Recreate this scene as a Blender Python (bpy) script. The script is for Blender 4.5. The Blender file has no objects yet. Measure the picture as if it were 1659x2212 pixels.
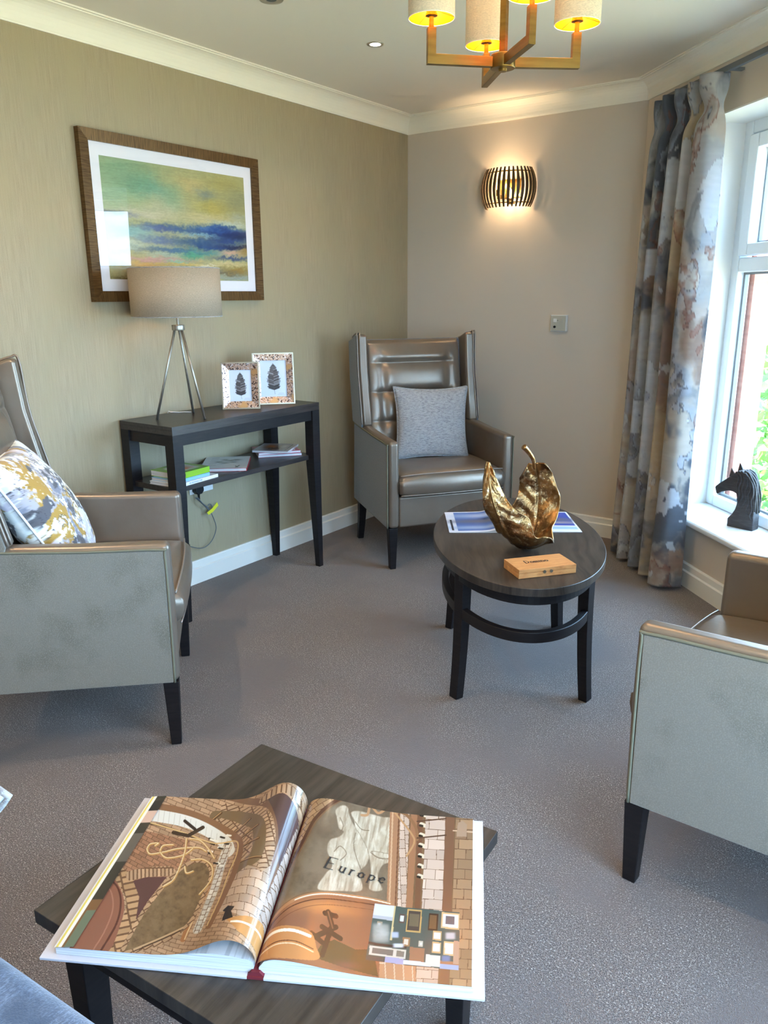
import bpy, bmesh, math, random
import numpy as np
from mathutils import Vector, Matrix
random.seed(7)
PI = math.pi
scn = bpy.context.scene
COL = scn.collection

# ------------------------------------------------------------------ camera
CAM = (2.9028, -4.3234, 1.38); FPX = 1678.93; YAW = 0.62208; PITCH = 0.27146; ROLL = -0.006135
fw = Vector((-math.sin(YAW)*math.cos(PITCH), math.cos(YAW)*math.cos(PITCH), -math.sin(PITCH)))
rt0 = Vector((math.cos(YAW), math.sin(YAW), 0)); up0 = rt0.cross(fw)
rt = math.cos(ROLL)*rt0 + math.sin(ROLL)*up0; up = -math.sin(ROLL)*rt0 + math.cos(ROLL)*up0
cd = bpy.data.cameras.new('camera'); cam = bpy.data.objects.new('camera', cd); COL.objects.link(cam)
cd.sensor_fit = 'HORIZONTAL'; cd.sensor_width = 36; cd.lens = 36*FPX/1659; cd.clip_start = .02; cd.clip_end = 200
cam.matrix_world = Matrix(((rt.x, up.x, -fw.x, CAM[0]), (rt.y, up.y, -fw.y, CAM[1]), (rt.z, up.z, -fw.z, CAM[2]), (0, 0, 0, 1)))
scn.camera = cam

# ------------------------------------------------------------------ world, sun, exposure
w = bpy.data.worlds.new('World'); scn.world = w; w.use_nodes = True
bg = w.node_tree.nodes['Background']; bg.inputs[0].default_value = (0.40, 0.68, 1.0, 1); bg.inputs[1].default_value = 11.0
sd = bpy.data.lights.new('sun', 'SUN'); sd.energy = 22; sd.angle = .01; sd.color = (1, .95, .85)
so = bpy.data.objects.new('sun', sd); COL.objects.link(so); so.rotation_euler = Vector((-.45, -.5, .74)).to_track_quat('Z', 'Y').to_euler()
scn.view_settings.view_transform = 'Standard'; scn.view_settings.look = 'None'
scn.view_settings.exposure = 0.92; scn.view_settings.gamma = 1.0; scn.view_settings.use_curve_mapping = False
L = 1.4709; S2 = 2**-.5
ZC = 2.3263; ZT = 2.42; XR = 3.45; YS = -6.2
WEND = (XR-L)/S2                       # length of the angled window wall
U0, U1, ZSILL, ZHEAD = .523, 2.30, .345, 2.128
V0, V1 = -4.9, -2.35                   # second window in the right wall, out of view, added to brighten the room

def wl(u, off, z):                      # point of the angled wall: along, outward, up
    return (L+(u+off)*S2, (off-u)*S2, z)

def portal(name, loc, rotz, sx, sy):
    a = bpy.data.lights.new(name, 'AREA'); a.shape = 'RECTANGLE'; a.size = sx; a.size_y = sy
    a.cycles.is_portal = True
    o = bpy.data.objects.new(name, a); COL.objects.link(o); o.location = loc
    o.rotation_euler = (-PI/2, 0, rotz)       # local -Z points into the room
    return o
# -Z of the light faces into the room
p1 = portal('window_portal', wl((U0+U1)/2, .42, 1.24), 0, U1-U0, ZHEAD-ZSILL)
p1.rotation_euler = Vector((S2, S2, 0)).to_track_quat('Z', 'Y').to_euler()
p2 = portal('window_portal', (XR+.42, (V0+V1)/2, 1.24), 0, V1-V0, ZHEAD-ZSILL)
p2.rotation_euler = Vector((1, 0, 0)).to_track_quat('Z', 'Y').to_euler()
def lamp(name, loc, watts, col=(1, .72, .42), r=.02):
    l = bpy.data.lights.new(name, 'POINT'); l.energy = watts; l.color = col; l.shadow_soft_size = r
    o = bpy.data.objects.new(name, l); COL.objects.link(o); o.location = loc; return o

# ------------------------------------------------------------------ helpers
def tag(o, label=None, cat=None, group=None, kind=None):
    if label: o['label'] = label
    if cat: o['category'] = cat
    if group: o['group'] = group
    if kind: o['kind'] = kind
    return o
def thing(name, label, cat, loc=(0, 0, 0), rz=0, group=None):
    o = bpy.data.objects.new(name, None); COL.objects.link(o); o.location = loc; o.rotation_euler = (0, 0, rz)
    o.empty_display_size = .05
    return tag(o, label, cat, group)
def obj(name, bm, m, parent=None, smooth=False, bev=0, seg=2, sub=0, label=None, solid=0):
    me = bpy.data.meshes.new(name)
    if isinstance(bm, bmesh.types.BMesh):
        bmesh.ops.recalc_face_normals(bm, faces=bm.faces); bm.to_mesh(me); bm.free()
    else: me = bm
    o = bpy.data.objects.new(name, me); COL.objects.link(o); me.materials.append(m)
    if parent: o.parent = parent
    if bev or smooth or sub:
        me.polygons.foreach_set('use_smooth', [True]*len(me.polygons))
    if solid:
        s = o.modifiers.new('s', 'SOLIDIFY'); s.thickness = solid; s.offset = 0
    if bev:
        b = o.modifiers.new('b', 'BEVEL'); b.width = bev; b.segments = seg; b.limit_method = 'ANGLE'; b.angle_limit = .6; b.harden_normals = True
    if sub:
        s = o.modifiers.new('u', 'SUBSURF'); s.levels = sub; s.render_levels = sub
    if label: o['label'] = label
    return o
def NB(): return bmesh.new()
def quad_box(bm, P):                    # eight corners, bottom ring then top ring
    v = [bm.verts.new(p) for p in P]
    for f in ((0, 3, 2, 1), (4, 5, 6, 7), (0, 1, 5, 4), (1, 2, 6, 5), (2, 3, 7, 6), (3, 0, 4, 7)): bm.faces.new([v[i] for i in f])
    return v
def box(bm, x0, x1, y0, y1, z0, z1):
    return quad_box(bm, [(x0, y0, z0), (x1, y0, z0), (x1, y1, z0), (x0, y1, z0), (x0, y0, z1), (x1, y0, z1), (x1, y1, z1), (x0, y1, z1)])
def wbox(bm, u0, u1, o0, o1, z0, z1):
    return quad_box(bm, [wl(u0, o0, z0), wl(u1, o0, z0), wl(u1, o1, z0), wl(u0, o1, z0), wl(u0, o0, z1), wl(u1, o0, z1), wl(u1, o1, z1), wl(u0, o1, z1)])
def prism(bm, pts, f0, f1):             # pts 2D -> two caps through f0 and f1
    a = [bm.verts.new(f0(*p)) for p in pts]; b = [bm.verts.new(f1(*p)) for p in pts]
    n = len(pts); bm.faces.new(a); bm.faces.new(b[::-1])
    for i in range(n): bm.faces.new([a[i], b[i], b[(i+1) % n], a[(i+1) % n]])
def taper(bm, x, y, z0, z1, w0, w1, dx=0, dy=0):   # square leg: bottom half-width w0 at offset
    quad_box(bm, [(x+dx+sx*w0, y+dy+sy*w0, z0) for sx, sy in ((-1, -1), (1, -1), (1, 1), (-1, 1))] +
             [(x+sx*w1, y+sy*w1, z1) for sx, sy in ((-1, -1), (1, -1), (1, 1), (-1, 1))])
def tube(bm, pts, r, n=8, closed=False, r1=None):
    pts = [Vector(p) for p in pts]; N = len(pts); rings = []
    prev = None
    for i, p in enumerate(pts):
        if closed: t = (pts[(i+1) % N]-pts[i-1])
        else: t = pts[min(i+1, N-1)]-pts[max(i-1, 0)]
        if t.length < 1e-9: t = Vector((0, 0, 1))
        t.normalize()
        if prev is None: prev = Vector((0, 0, 1)) if abs(t.z) < .9 else Vector((1, 0, 0))
        a = prev-t*prev.dot(t)
        if a.length < 1e-6: a = t.orthogonal()
        a.normalize(); b = t.cross(a); prev = a
        rr = r if r1 is None else r+(r1-r)*i/max(1, N-1)
        rings.append([bm.verts.new(p+a*rr*math.cos(2*PI*k/n)+b*rr*math.sin(2*PI*k/n)) for k in range(n)])
    m = N if closed else N-1
    for i in range(m):
        A, B = rings[i], rings[(i+1) % N]
        for k in range(n): bm.faces.new([A[k], A[(k+1) % n], B[(k+1) % n], B[k]])
    if not closed: bm.faces.new(rings[0][::-1]); bm.faces.new(rings[-1])
def lathe(bm, prof, cx=0, cy=0, n=32, cap=True):
    rings = []
    for r, z in prof: rings.append([bm.verts.new((cx+r*math.cos(2*PI*k/n), cy+r*math.sin(2*PI*k/n), z)) for k in range(n)])
    for A, B in zip(rings, rings[1:]):
        for k in range(n): bm.faces.new([A[k], A[(k+1) % n], B[(k+1) % n], B[k]])
    if cap:
        if prof[0][0] > 1e-4: bm.faces.new(rings[0][::-1])
        if prof[-1][0] > 1e-4: bm.faces.new(rings[-1])
def bez(pts, n=12):                     # Catmull-Rom through points
    P = [Vector(p) for p in pts]; out = []
    for i in range(len(P)-1):
        a = P[max(i-1, 0)]; b = P[i]; c = P[i+1]; d = P[min(i+2, len(P)-1)]
        for k in range(n):
            t = k/n; out.append(.5*((2*b)+(c-a)*t+(2*a-5*b+4*c-d)*t*t+(3*b-a-3*c+d)*t**3))
    out.append(P[-1]); return out
def srgb(c):
    c = np.asarray(c, float)/255.; return np.where(c <= .04045, c/12.92, ((c+.055)/1.055)**2.4)
def rgba(c): return tuple(float(x) for x in srgb(c))+(1,)
def grid_mesh(name, XYZ, colr=None, uv=True, closed_u=False):
    nv, nu, _ = XYZ.shape
    me = bpy.data.meshes.new(name)
    idx = np.arange(nv*nu).reshape(nv, nu)
    a = idx[:-1, :-1].ravel(); b = idx[:-1, 1:].ravel(); c = idx[1:, 1:].ravel(); d = idx[1:, :-1].ravel()
    F = np.stack([a, b, c, d], 1)
    if closed_u:
        F = np.concatenate([F, np.stack([idx[:-1, -1], idx[:-1, 0], idx[1:, 0], idx[1:, -1]], 1)])
    me.vertices.add(nv*nu); me.vertices.foreach_set('co', XYZ.reshape(-1).astype(np.float32))
    me.loops.add(F.size); me.loops.foreach_set('vertex_index', F.ravel().astype(np.int32))
    me.polygons.add(len(F)); me.polygons.foreach_set('loop_start', (np.arange(len(F))*4).astype(np.int32))
    me.polygons.foreach_set('loop_total', np.full(len(F), 4, np.int32))
    me.update(calc_edges=True)
    me.polygons.foreach_set('use_smooth', [True]*len(F))
    if colr is not None:
        at = me.color_attributes.new('Col', 'FLOAT_COLOR', 'POINT')
        C4 = np.concatenate([srgb(np.clip(colr, 0, 255)).reshape(-1, 3), np.ones((nv*nu, 1))], 1)
        at.data.foreach_set('color', C4.ravel().astype(np.float32))
    me.update(); return me
# value noise
def vnoise(x, y, seed=0):
    rs = np.random.RandomState(seed); T = rs.rand(64, 64)
    xi = np.floor(x).astype(int); yi = np.floor(y).astype(int); fx = x-xi; fy = y-yi
    fx = fx*fx*(3-2*fx); fy = fy*fy*(3-2*fy)
    g = lambda a, b: T[a % 64, b % 64]
    return (g(xi, yi)*(1-fx)+g(xi+1, yi)*fx)*(1-fy)+(g(xi, yi+1)*(1-fx)+g(xi+1, yi+1)*fx)*fy
def fbm(x, y, seed=0, o=5):
    s = 0; a = .5; t = 0
    for k in range(o): s = s+a*vnoise(x*2**k+13.7*k, y*2**k+7.1*k, seed+k); t += a; a *= .55
    return s/t
class Canvas:
    def __init__(s, X, Y, base): s.X, s.Y = X, Y; s.C = np.ones(X.shape+(3,))*np.array(base, float)
    def inside(s, P):
        m = np.zeros(s.X.shape, bool); n = len(P)
        for i in range(n):
            (x1, y1), (x2, y2) = P[i], P[(i+1) % n]
            if y1 == y2: continue
            c = ((y1 > s.Y) != (y2 > s.Y)) & (s.X < (x2-x1)*(s.Y-y1)/(y2-y1)+x1); m ^= c
        return m
    def dist(s, P):
        D = np.full(s.X.shape, 1e9)
        for (x1, y1), (x2, y2) in zip(P, P[1:]):
            dx, dy = x2-x1, y2-y1; q = dx*dx+dy*dy+1e-9
            t = np.clip(((s.X-x1)*dx+(s.Y-y1)*dy)/q, 0, 1)
            D = np.minimum(D, np.hypot(s.X-x1-t*dx, s.Y-y1-t*dy))
        return D
    def mix(s, m, c, a=1.):
        m = np.asarray(m, float)*a; s.C = s.C*(1-m[..., None])+m[..., None]*np.array(c, float)
    def poly(s, P, c, a=1.): s.mix(s.inside(P), c, a)
    def line(s, P, wd, c, a=1., soft=1.):
        s.mix(np.clip((wd/2-s.dist(P))/soft+.5, 0, 1), c, a)
    def blob(s, x, y, rx, ry, c, a=1., warp=0, seed=0, p=2):
        X = s.X-x; Y = s.Y-y
        if warp: X = X+warp*(fbm(s.X/60, s.Y/25, seed)-.5)*2; Y = Y+warp*.5*(fbm(s.X/60+9, s.Y/25, seed+3)-.5)*2
        s.mix(np.exp(-((np.abs(X)/rx)**p+(np.abs(Y)/ry)**p)), c, a)
    def bricks(s, mask, dx, dy, bl, bh, c, mort, gap=.1, seed=1, sk=0):
        n = math.hypot(dx, dy); a = (s.X*dx+s.Y*dy)/n; b = (-s.X*dy+s.Y*dx)/n+sk*a
        r = np.floor(b/bh); q = a/bl+.5*(r % 2); k = np.floor(q)
        m = ((q-k) < gap*bh/bl) | ((b/bh-r) < gap)
        v = vnoise(k*1.7+.5, r*2.3+.5, seed)
        col = np.array(c, float)*(0.88+.24*v[..., None])
        col = np.where(m[..., None], np.array(mort, float), col)
        s.C = np.where(mask[..., None], col, s.C)

def spline2(P, n=10): return [(v.x, v.y) for v in bez([(a, b, 0) for a, b in P], n)]

# ---- stroke lettering (thick verticals, thin horizontals, small serifs)
GL = {
 'A': ([(0, 0, .35, 1), (.35, 1, .7, 0), (.13, .35, .57, .35)], .75), 'C': ([(.6, .8, .35, 1), (.35, 1, .05, .7), (.05, .7, .05, .3), (.05, .3, .35, 0), (.35, 0, .6, .2)], .7),
 'D': ([(.1, 0, .1, 1), (.1, 1, .4, .95), (.4, .95, .65, .5), (.65, .5, .4, .05), (.4, .05, .1, 0)], .75), 'E': ([(.1, 0, .1, 1), (.1, 1, .6, 1), (.1, .5, .5, .5), (.1, 0, .62, 0)], .7),
 'I': ([(.1, 0, .1, 1)], .25), 'K': ([(.1, 0, .1, 1), (.1, .45, .6, 1), (.25, .6, .62, 0)], .7), 'L': ([(.1, 0, .1, 1), (.1, 0, .55, 0)], .6), 'M': ([(.08, 0, .08, 1), (.08, 1, .4, .2), (.4, .2, .72, 1), (.72, 1, .72, 0)], .85),
 'N': ([(.1, 0, .1, 1), (.1, 1, .6, 0), (.6, 0, .6, 1)], .75), 'O': ([(.35, 1, .08, .7), (.08, .7, .08, .3), (.08, .3, .35, 0), (.35, 0, .62, .3), (.62, .3, .62, .7), (.62, .7, .35, 1)], .75),
 'R': ([(.1, 0, .1, 1), (.1, 1, .5, .9), (.5, .9, .5, .6), (.5, .6, .1, .5), (.3, .5, .6, 0)], .7), 'T': ([(.3, 0, .3, 1), (0, 1, .6, 1)], .65), 'U': ([(.1, 1, .1, .25), (.1, .25, .35, 0), (.35, 0, .6, .25), (.6, .25, .6, 1)], .75),
 'Y': ([(0, 1, .3, .5), (.6, 1, .3, .5), (.3, .5, .3, 0)], .62), 'S': ([(.55, .85, .3, 1), (.3, 1, .08, .75), (.08, .75, .55, .3), (.55, .3, .3, 0), (.3, 0, .05, .15)], .62),
 'u': ([(.08, .6, .08, .15), (.08, .15, .25, 0), (.25, 0, .42, .15), (.42, .6, .42, 0)], .52), 'r': ([(.1, 0, .1, .6), (.1, .4, .25, .6), (.25, .6, .38, .55)], .42),
 'o': ([(.25, .6, .06, .45), (.06, .45, .06, .15), (.06, .15, .25, 0), (.25, 0, .44, .15), (.44, .15, .44, .45), (.44, .45, .25, .6)], .52),
 'p': ([(.08, .6, .08, -.3), (.08, .45, .28, .6), (.28, .6, .46, .45), (.46, .45, .46, .15), (.46, .15, .28, 0), (.28, 0, .08, .15)], .55),
 'e': ([(.06, .32, .44, .32), (.44, .32, .4, .5), (.4, .5, .25, .6), (.25, .6, .06, .45), (.06, .45, .06, .15), (.06, .15, .25, 0), (.25, 0, .42, .1)], .5),
 'm': ([(.06, 0, .06, .6), (.06, .45, .2, .6), (.2, .6, .3, .5), (.3, .5, .3, 0), (.3, .45, .44, .6), (.44, .6, .54, .5), (.54, .5, .54, 0)], .65),
 'i': ([(.1, 0, .1, .6), (.1, .78, .1, .84)], .22), 'n': ([(.08, 0, .08, .6), (.08, .45, .25, .6), (.25, .6, .42, .45), (.42, .45, .42, 0)], .54),
 'a': ([(.42, .6, .42, 0), (.42, .45, .25, .6), (.25, .6, .06, .45), (.06, .45, .06, .15), (.06, .15, .25, 0), (.25, 0, .42, .15)], .54),
 't': ([(.18, .85, .18, .1), (.18, .1, .32, 0), (.02, .6, .34, .6)], .4), 'l': ([(.1, 0, .1, 1)], .22), 's': ([(.36, .5, .2, .6), (.2, .6, .06, .47), (.06, .47, .36, .15), (.36, .15, .2, 0), (.2, 0, .04, .1)], .44),
 'k': ([(.08, 0, .08, 1), (.08, .25, .4, .6), (.2, .38, .42, 0)], .48), 'h': ([(.08, 0, .08, 1), (.08, .45, .25, .6), (.25, .6, .42, .45), (.42, .45, .42, 0)], .54), 'g': ([(.42, .6, .42, -.15), (.42, -.15, .22, -.3), (.22, -.3, .06, -.2), (.42, .45, .25, .6), (.25, .6, .06, .45), (.06, .45, .06, .15), (.06, .15, .25, 0), (.25, 0, .42, .15)], .54), ' ': ([], .35)}
def text_bm(txt, f, size, track=0., thick=.13, thin=.05, slant=0., first=1.):   # f maps (x along, y up) to 3D
    bm = NB(); x = 0.
    for i, ch in enumerate(txt):
        st, adv = GL[ch]; sc = size*(first if i == 0 else 1.)
        for (a, b, c, d) in st:
            vx, vy = c-a, d-b; l = math.hypot(vx, vy)
            wd = (thin+(thick-thin)*abs(vy)/l)*sc/2; nx, ny = -vy/l*wd, vx/l*wd
            q = [(a*sc+nx, b*sc+ny), (a*sc-nx, b*sc-ny), (c*sc-nx, d*sc-ny), (c*sc+nx, d*sc+ny)]
            bm.faces.new([bm.verts.new(f(x+px+slant*py, py)) for px, py in q])
            if abs(vx) < 1e-6 and l > .3:
                for yy in (b, d):
                    e = .11*sc; h = .025*sc
                    bm.faces.new([bm.verts.new(f(x+a*sc+sx+slant*yy*sc, yy*sc+sy)) for sx, sy in ((-e, -h), (e, -h), (e, h), (-e, h))])
        x += adv*sc+track
    return bm

# ------------------------------------------------------------------ materials
def mat(name, col, rough=.5, metal=0., spec=.5, noise=None, bump=None, sheen=0., emit=None, coat=0., vcol=False, trans=0., aniso=None, ior=1.45):
    """noise=(scale(x,y,z) or s, other colour, low, high)  bump=(scale, strength, distance)"""
    m = bpy.data.materials.new(name); m.use_nodes = True; nt = m.node_tree; N = nt.nodes; K = nt.links
    b = N['Principled BSDF']; b.inputs['Base Color'].default_value = rgba(col); b.inputs['Roughness'].default_value = rough
    b.inputs['Metallic'].default_value = metal; b.inputs['Specular IOR Level'].default_value = spec; b.inputs['IOR'].default_value = ior
    b.inputs['Sheen Weight'].default_value = sheen; b.inputs['Coat Weight'].default_value = coat; b.inputs['Coat Roughness'].default_value = .08
    b.inputs['Transmission Weight'].default_value = trans
    if emit: b.inputs['Emission Color'].default_value = rgba(emit[0]); b.inputs['Emission Strength'].default_value = emit[1]
    tc = N.new('ShaderNodeTexCoord')
    def nz(scale, detail=4):
        mp = N.new('ShaderNodeMapping'); K.new(tc.outputs['Object'], mp.inputs[0])
        s = scale if isinstance(scale, tuple) else (scale,)*3
        mp.inputs['Scale'].default_value = s
        t = N.new('ShaderNodeTexNoise'); t.inputs['Scale'].default_value = 1; t.inputs['Detail'].default_value = detail; K.new(mp.outputs[0], t.inputs['Vector']); return t
    src = None
    if vcol:
        a = N.new('ShaderNodeVertexColor'); a.layer_name = 'Col'; K.new(a.outputs[0], b.inputs['Base Color']); src = a.outputs[0]
    if noise:
        lst = noise if isinstance(noise, list) else [noise]
        for (sc, c2, lo, hi) in lst:
            t = nz(sc); r = N.new('ShaderNodeMapRange'); r.inputs[1].default_value = lo; r.inputs[2].default_value = hi; K.new(t.outputs[0], r.inputs[0])
            mx = N.new('ShaderNodeMix'); mx.data_type = 'RGBA'; K.new(r.outputs[0], mx.inputs[0])
            if src: K.new(src, mx.inputs[6])
            else: mx.inputs[6].default_value = rgba(col)
            mx.inputs[7].default_value = rgba(c2); src = mx.outputs[2]
        K.new(src, b.inputs['Base Color'])
    if bump:
        lst = bump if isinstance(bump, list) else [bump]; prev = None
        for (sc, st, di) in lst:
            t = nz(sc, 3); bp = N.new('ShaderNodeBump'); bp.inputs['Strength'].default_value = st; bp.inputs['Distance'].default_value = di
            K.new(t.outputs[0], bp.inputs['Height'])
            if prev: K.new(prev, bp.inputs['Normal'])
            prev = bp.outputs[0]
        K.new(prev, b.inputs['Normal'])
    return m
M = {}
M['wall_green'] = mat('olive_wallpaper', (168, 152, 124), .55, noise=[((260, 260, 8), (152, 137, 110), .35, .65), ((300, 300, 500), (174, 160, 134), .5, .75), ((9, 9, 1.2), (163, 149, 119), .4, .7)], bump=((500, 500, 60), .25, .002), sheen=.1, spec=.4)
M['wall_taupe'] = mat('taupe_paint', (208, 194, 178), .8, bump=(300, .08, .001))
M['ceiling'] = mat('ceiling_paint', (230, 223, 212), .9)
M['coving'] = mat('coving_paint', (240, 234, 220), .55)
M['skirting'] = mat('white_gloss_trim', (232, 228, 220), .35)
M['upvc'] = mat('white_plastic_frame', (236, 238, 240), .25, spec=.5)
M['reveal'] = mat('white_reveal_paint', (232, 228, 222), .7)
M['carpet'] = mat('taupe_carpet', (134, 119, 113), .95, spec=.1, sheen=.25,
    noise=[(420, (58, 50, 49), .46, .58), (250, (196, 184, 176), .56, .68), (2.2, (112, 100, 97), .45, .6)], bump=[(380, .9, .006), (60, .3, .004)])
M['leather'] = mat('pewter_leather', (134, 121, 108), .32, .5, .5, bump=[(220, .12, .001), (9, .35, .006)], noise=(6, (128, 111, 97), .4, .7))
M['velvet'] = mat('grey_green_velvet', (122, 115, 104), .85, sheen=.5, spec=.2, noise=[(7, (106, 100, 88), .48, .66), (330, (134, 128, 116), .45, .7)], bump=(420, .35, .002))
M['greyfab'] = mat('slate_woven_fabric', (98, 100, 104), .85, sheen=.3, spec=.2, noise=[((500, 500, 160), (122, 124, 128), .4, .7)], bump=(450, .3, .002))
M['cushfab'] = mat('silver_weave_cushion', (158, 155, 155), .8, sheen=.3, noise=[((60, 60, 330), (120, 118, 122), .45, .62), (420, (176, 174, 176), .5, .7)], bump=((120, 120, 420), .5, .002))
M['bluefab'] = mat('blue_grey_tweed', (78, 92, 116), .9, sheen=.4, spec=.15, noise=[((420, 150, 300), (108, 124, 150), .45, .65), (25, (66, 80, 104), .45, .65)], bump=(350, .5, .002))
M['black'] = mat('black_stained_wood', (22, 18, 20), .45, spec=.35, noise=((14, 14, 120), (32, 27, 27), .4, .7))
M['piping'] = mat('piping_leather', (146, 133, 122), .35, .4)
M['velpipe'] = mat('velvet_piping', (112, 107, 88), .8)
M['brass'] = mat('aged_brass', (148, 118, 62), .36, .9, noise=((6, 6, 60), (122, 94, 44), .4, .7))
M['gold_in'] = mat('gold_foil_lining', (236, 160, 40), .34, .85)
M['shade'] = mat('cream_linen_shade', (226, 212, 186), .8, trans=0, noise=((300, 300, 300), (212, 198, 170), .4, .7))
M['bulb'] = mat('warm_bulb', (255, 220, 160), .4, emit=((255, 196, 110), 14))
M['led'] = mat('downlight_lamp', (255, 250, 235), .4, emit=((255, 240, 214), 12))
M['nickel'] = mat('brushed_nickel', (190, 184, 172), .42, .9, noise=((200, 200, 6), (158, 152, 144), .4, .7))
M['chrome'] = mat('satin_ring', (190, 184, 172), .35, .8)
M['bronze'] = mat('antique_bronze_leaf', (162, 122, 76), .3, .92, noise=[(14, (104, 74, 50), .45, .66), (60, (200, 170, 130), .55, .72)], bump=[(46, .5, .008), (150, .35, .003)])
M['sconcewood'] = mat('walnut_slat', (78, 58, 32), .5)
M['white'] = mat('white_plastic', (228, 228, 226), .4)
M['plate'] = mat('pale_grey_plate', (186, 184, 170), .4)
M['darkpl'] = mat('black_plastic', (18, 18, 20), .4)
M['cable'] = mat('grey_cable', (96, 100, 104), .5)
M['yellow'] = mat('yellow_tag', (222, 212, 40), .6)
M['bamboo'] = mat('bamboo_box', (196, 132, 78), .42, noise=[((10, 120, 40), (214, 154, 96), .4, .65), ((30, 300, 60), (178, 112, 60), .55, .75)])
M['ink'] = mat('black_ink', (34, 28, 24), .7)
M['blueink'] = mat('blue_ink', (120, 140, 170), .7)
M['whiteink'] = mat('white_ink', (235, 235, 235), .7)
M['carved'] = mat('charcoal_carved_stone', (52, 48, 48), .5, noise=((30, 30, 160), (70, 66, 66), .45, .7), bump=(90, .4, .003))
M['paper'] = mat('page_edges', (204, 202, 204), .6, noise=((4, 4, 900), (176, 174, 176), .5, .6))
M['cover'] = mat('white_board_cover', (188, 184, 190), .4)
M['maroon'] = mat('maroon_headband', (104, 26, 36), .7)
M['print'] = mat('glossy_print', (200, 200, 200), .16, spec=.55, vcol=True)
M['matprint'] = mat('matte_print', (200, 200, 200), .5, spec=.35, vcol=True)
M['fabprint'] = mat('printed_fabric', (200, 200, 200), .85, spec=.2, vcol=True, sheen=.15, bump=(600, .2, .001))
M['mount'] = mat('white_mount', (236, 232, 238), .7)
M['glass'] = mat('picture_glass', (255, 255, 255), 0, trans=1., ior=1.5)
M['brick'] = mat('red_brick', (176, 104, 84), .9, noise=((3, 3, 30), (196, 128, 108), .4, .6))
M['leafgreen'] = mat('tree_leaves', (108, 156, 58), .6, noise=(3, (70, 120, 44), .4, .6))
M['bark'] = mat('tree_bark', (90, 74, 58), .9)
M['ground'] = mat('garden_ground', (188, 168, 138), .95, noise=(.4, (150, 150, 96), .45, .6))
def woodtop(name, c1, c2, ax, rot=0):
    m = bpy.data.materials.new(name); m.use_nodes = True; nt = m.node_tree; N = nt.nodes; K = nt.links; b = N['Principled BSDF']
    tc = N.new('ShaderNodeTexCoord'); mp = N.new('ShaderNodeMapping'); K.new(tc.outputs['Object'], mp.inputs[0])
    mp.inputs['Rotation'].default_value = (0, 0, rot); mp.inputs['Scale'].default_value = (1, 1, 1)
    n1 = N.new('ShaderNodeTexNoise'); n1.inputs['Scale'].default_value = 3.; K.new(mp.outputs[0], n1.inputs['Vector'])
    va = N.new('ShaderNodeVectorMath'); va.operation = 'MULTIPLY_ADD'; K.new(n1.outputs['Color'], va.inputs[0]); va.inputs[1].default_value = (.0, .12, 0); K.new(mp.outputs[0], va.inputs[2])
    m2 = N.new('ShaderNodeMapping'); m2.inputs['Scale'].default_value = ax; K.new(va.outputs[0], m2.inputs[0])
    n2 = N.new('ShaderNodeTexNoise'); n2.inputs['Scale'].default_value = 1.; n2.inputs['Detail'].default_value = 6; n2.inputs['Roughness'].default_value = .65; K.new(m2.outputs[0], n2.inputs['Vector'])
    r = N.new('ShaderNodeValToRGB'); K.new(n2.outputs[0], r.inputs[0]); r.color_ramp.elements[0].position = .34; r.color_ramp.elements[0].color = rgba(c1); r.color_ramp.elements[1].position = .68; r.color_ramp.elements[1].color = rgba(c2)
    K.new(r.outputs[0], b.inputs['Base Color']); b.inputs['Roughness'].default_value = .34; b.inputs['Specular IOR Level'].default_value = .45
    bp = N.new('ShaderNodeBump'); bp.inputs['Strength'].default_value = .12; bp.inputs['Distance'].default_value = .002; K.new(n2.outputs[0], bp.inputs['Height']); K.new(bp.outputs[0], b.inputs['Normal'])
    return m
M['oaktop'] = woodtop('dark_grained_top', (38, 32, 29), (72, 62, 54), (5, 70, 5))
M['oaktop2'] = woodtop('dark_grained_square_top', (38, 33, 30), (68, 60, 54), (70, 5, 5))
M['consoletop'] = woodtop('dark_console_wood', (36, 31, 31), (58, 51, 49), (110, 6, 60))
M['frame'] = mat('bronze_brushed_frame', (112, 84, 50), .4, .6, noise=[((20, 20, 400), (78, 54, 30), .4, .65)])
M['frameh'] = mat('bronze_brushed_rail', (116, 86, 50), .4, .6, noise=[((20, 400, 20), (82, 58, 32), .4, .65)])
M['mottle'] = mat('mottled_rose_bronze', (196, 160, 140), .25, .6, noise=[(150, (60, 44, 46), .52, .57), (110, (216, 200, 200), .56, .62), (16, (200, 156, 110), .56, .66)])
M['champagne'] = mat('champagne_edge', (150, 134, 112), .3, .7)

# window glass that lets daylight straight through
def pane_mat():
    m = bpy.data.materials.new('window_glass'); m.use_nodes = True; nt = m.node_tree; N = nt.nodes; K = nt.links
    N.remove(N['Principled BSDF']); t = N.new('ShaderNodeBsdfTransparent'); g = N.new('ShaderNodeBsdfGlossy'); g.inputs['Roughness'].default_value = 0
    f = N.new('ShaderNodeLayerWeight'); f.inputs[0].default_value = .5; x = N.new('ShaderNodeMixShader')
    pw = N.new('ShaderNodeMath'); pw.operation = 'POWER'; pw.inputs[1].default_value = 5; K.new(f.outputs['Facing'], pw.inputs[0])
    ma = N.new('ShaderNodeMath'); ma.operation = 'MULTIPLY_ADD'; ma.inputs[1].default_value = .94; ma.inputs[2].default_value = .045; K.new(pw.outputs[0], ma.inputs[0])
    K.new(ma.outputs[0], x.inputs[0]); K.new(t.outputs[0], x.inputs[1]); K.new(g.outputs[0], x.inputs[2]); K.new(x.outputs[0], N['Material Output'].inputs[0]); return m
M['pane'] = pane_mat()
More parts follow.
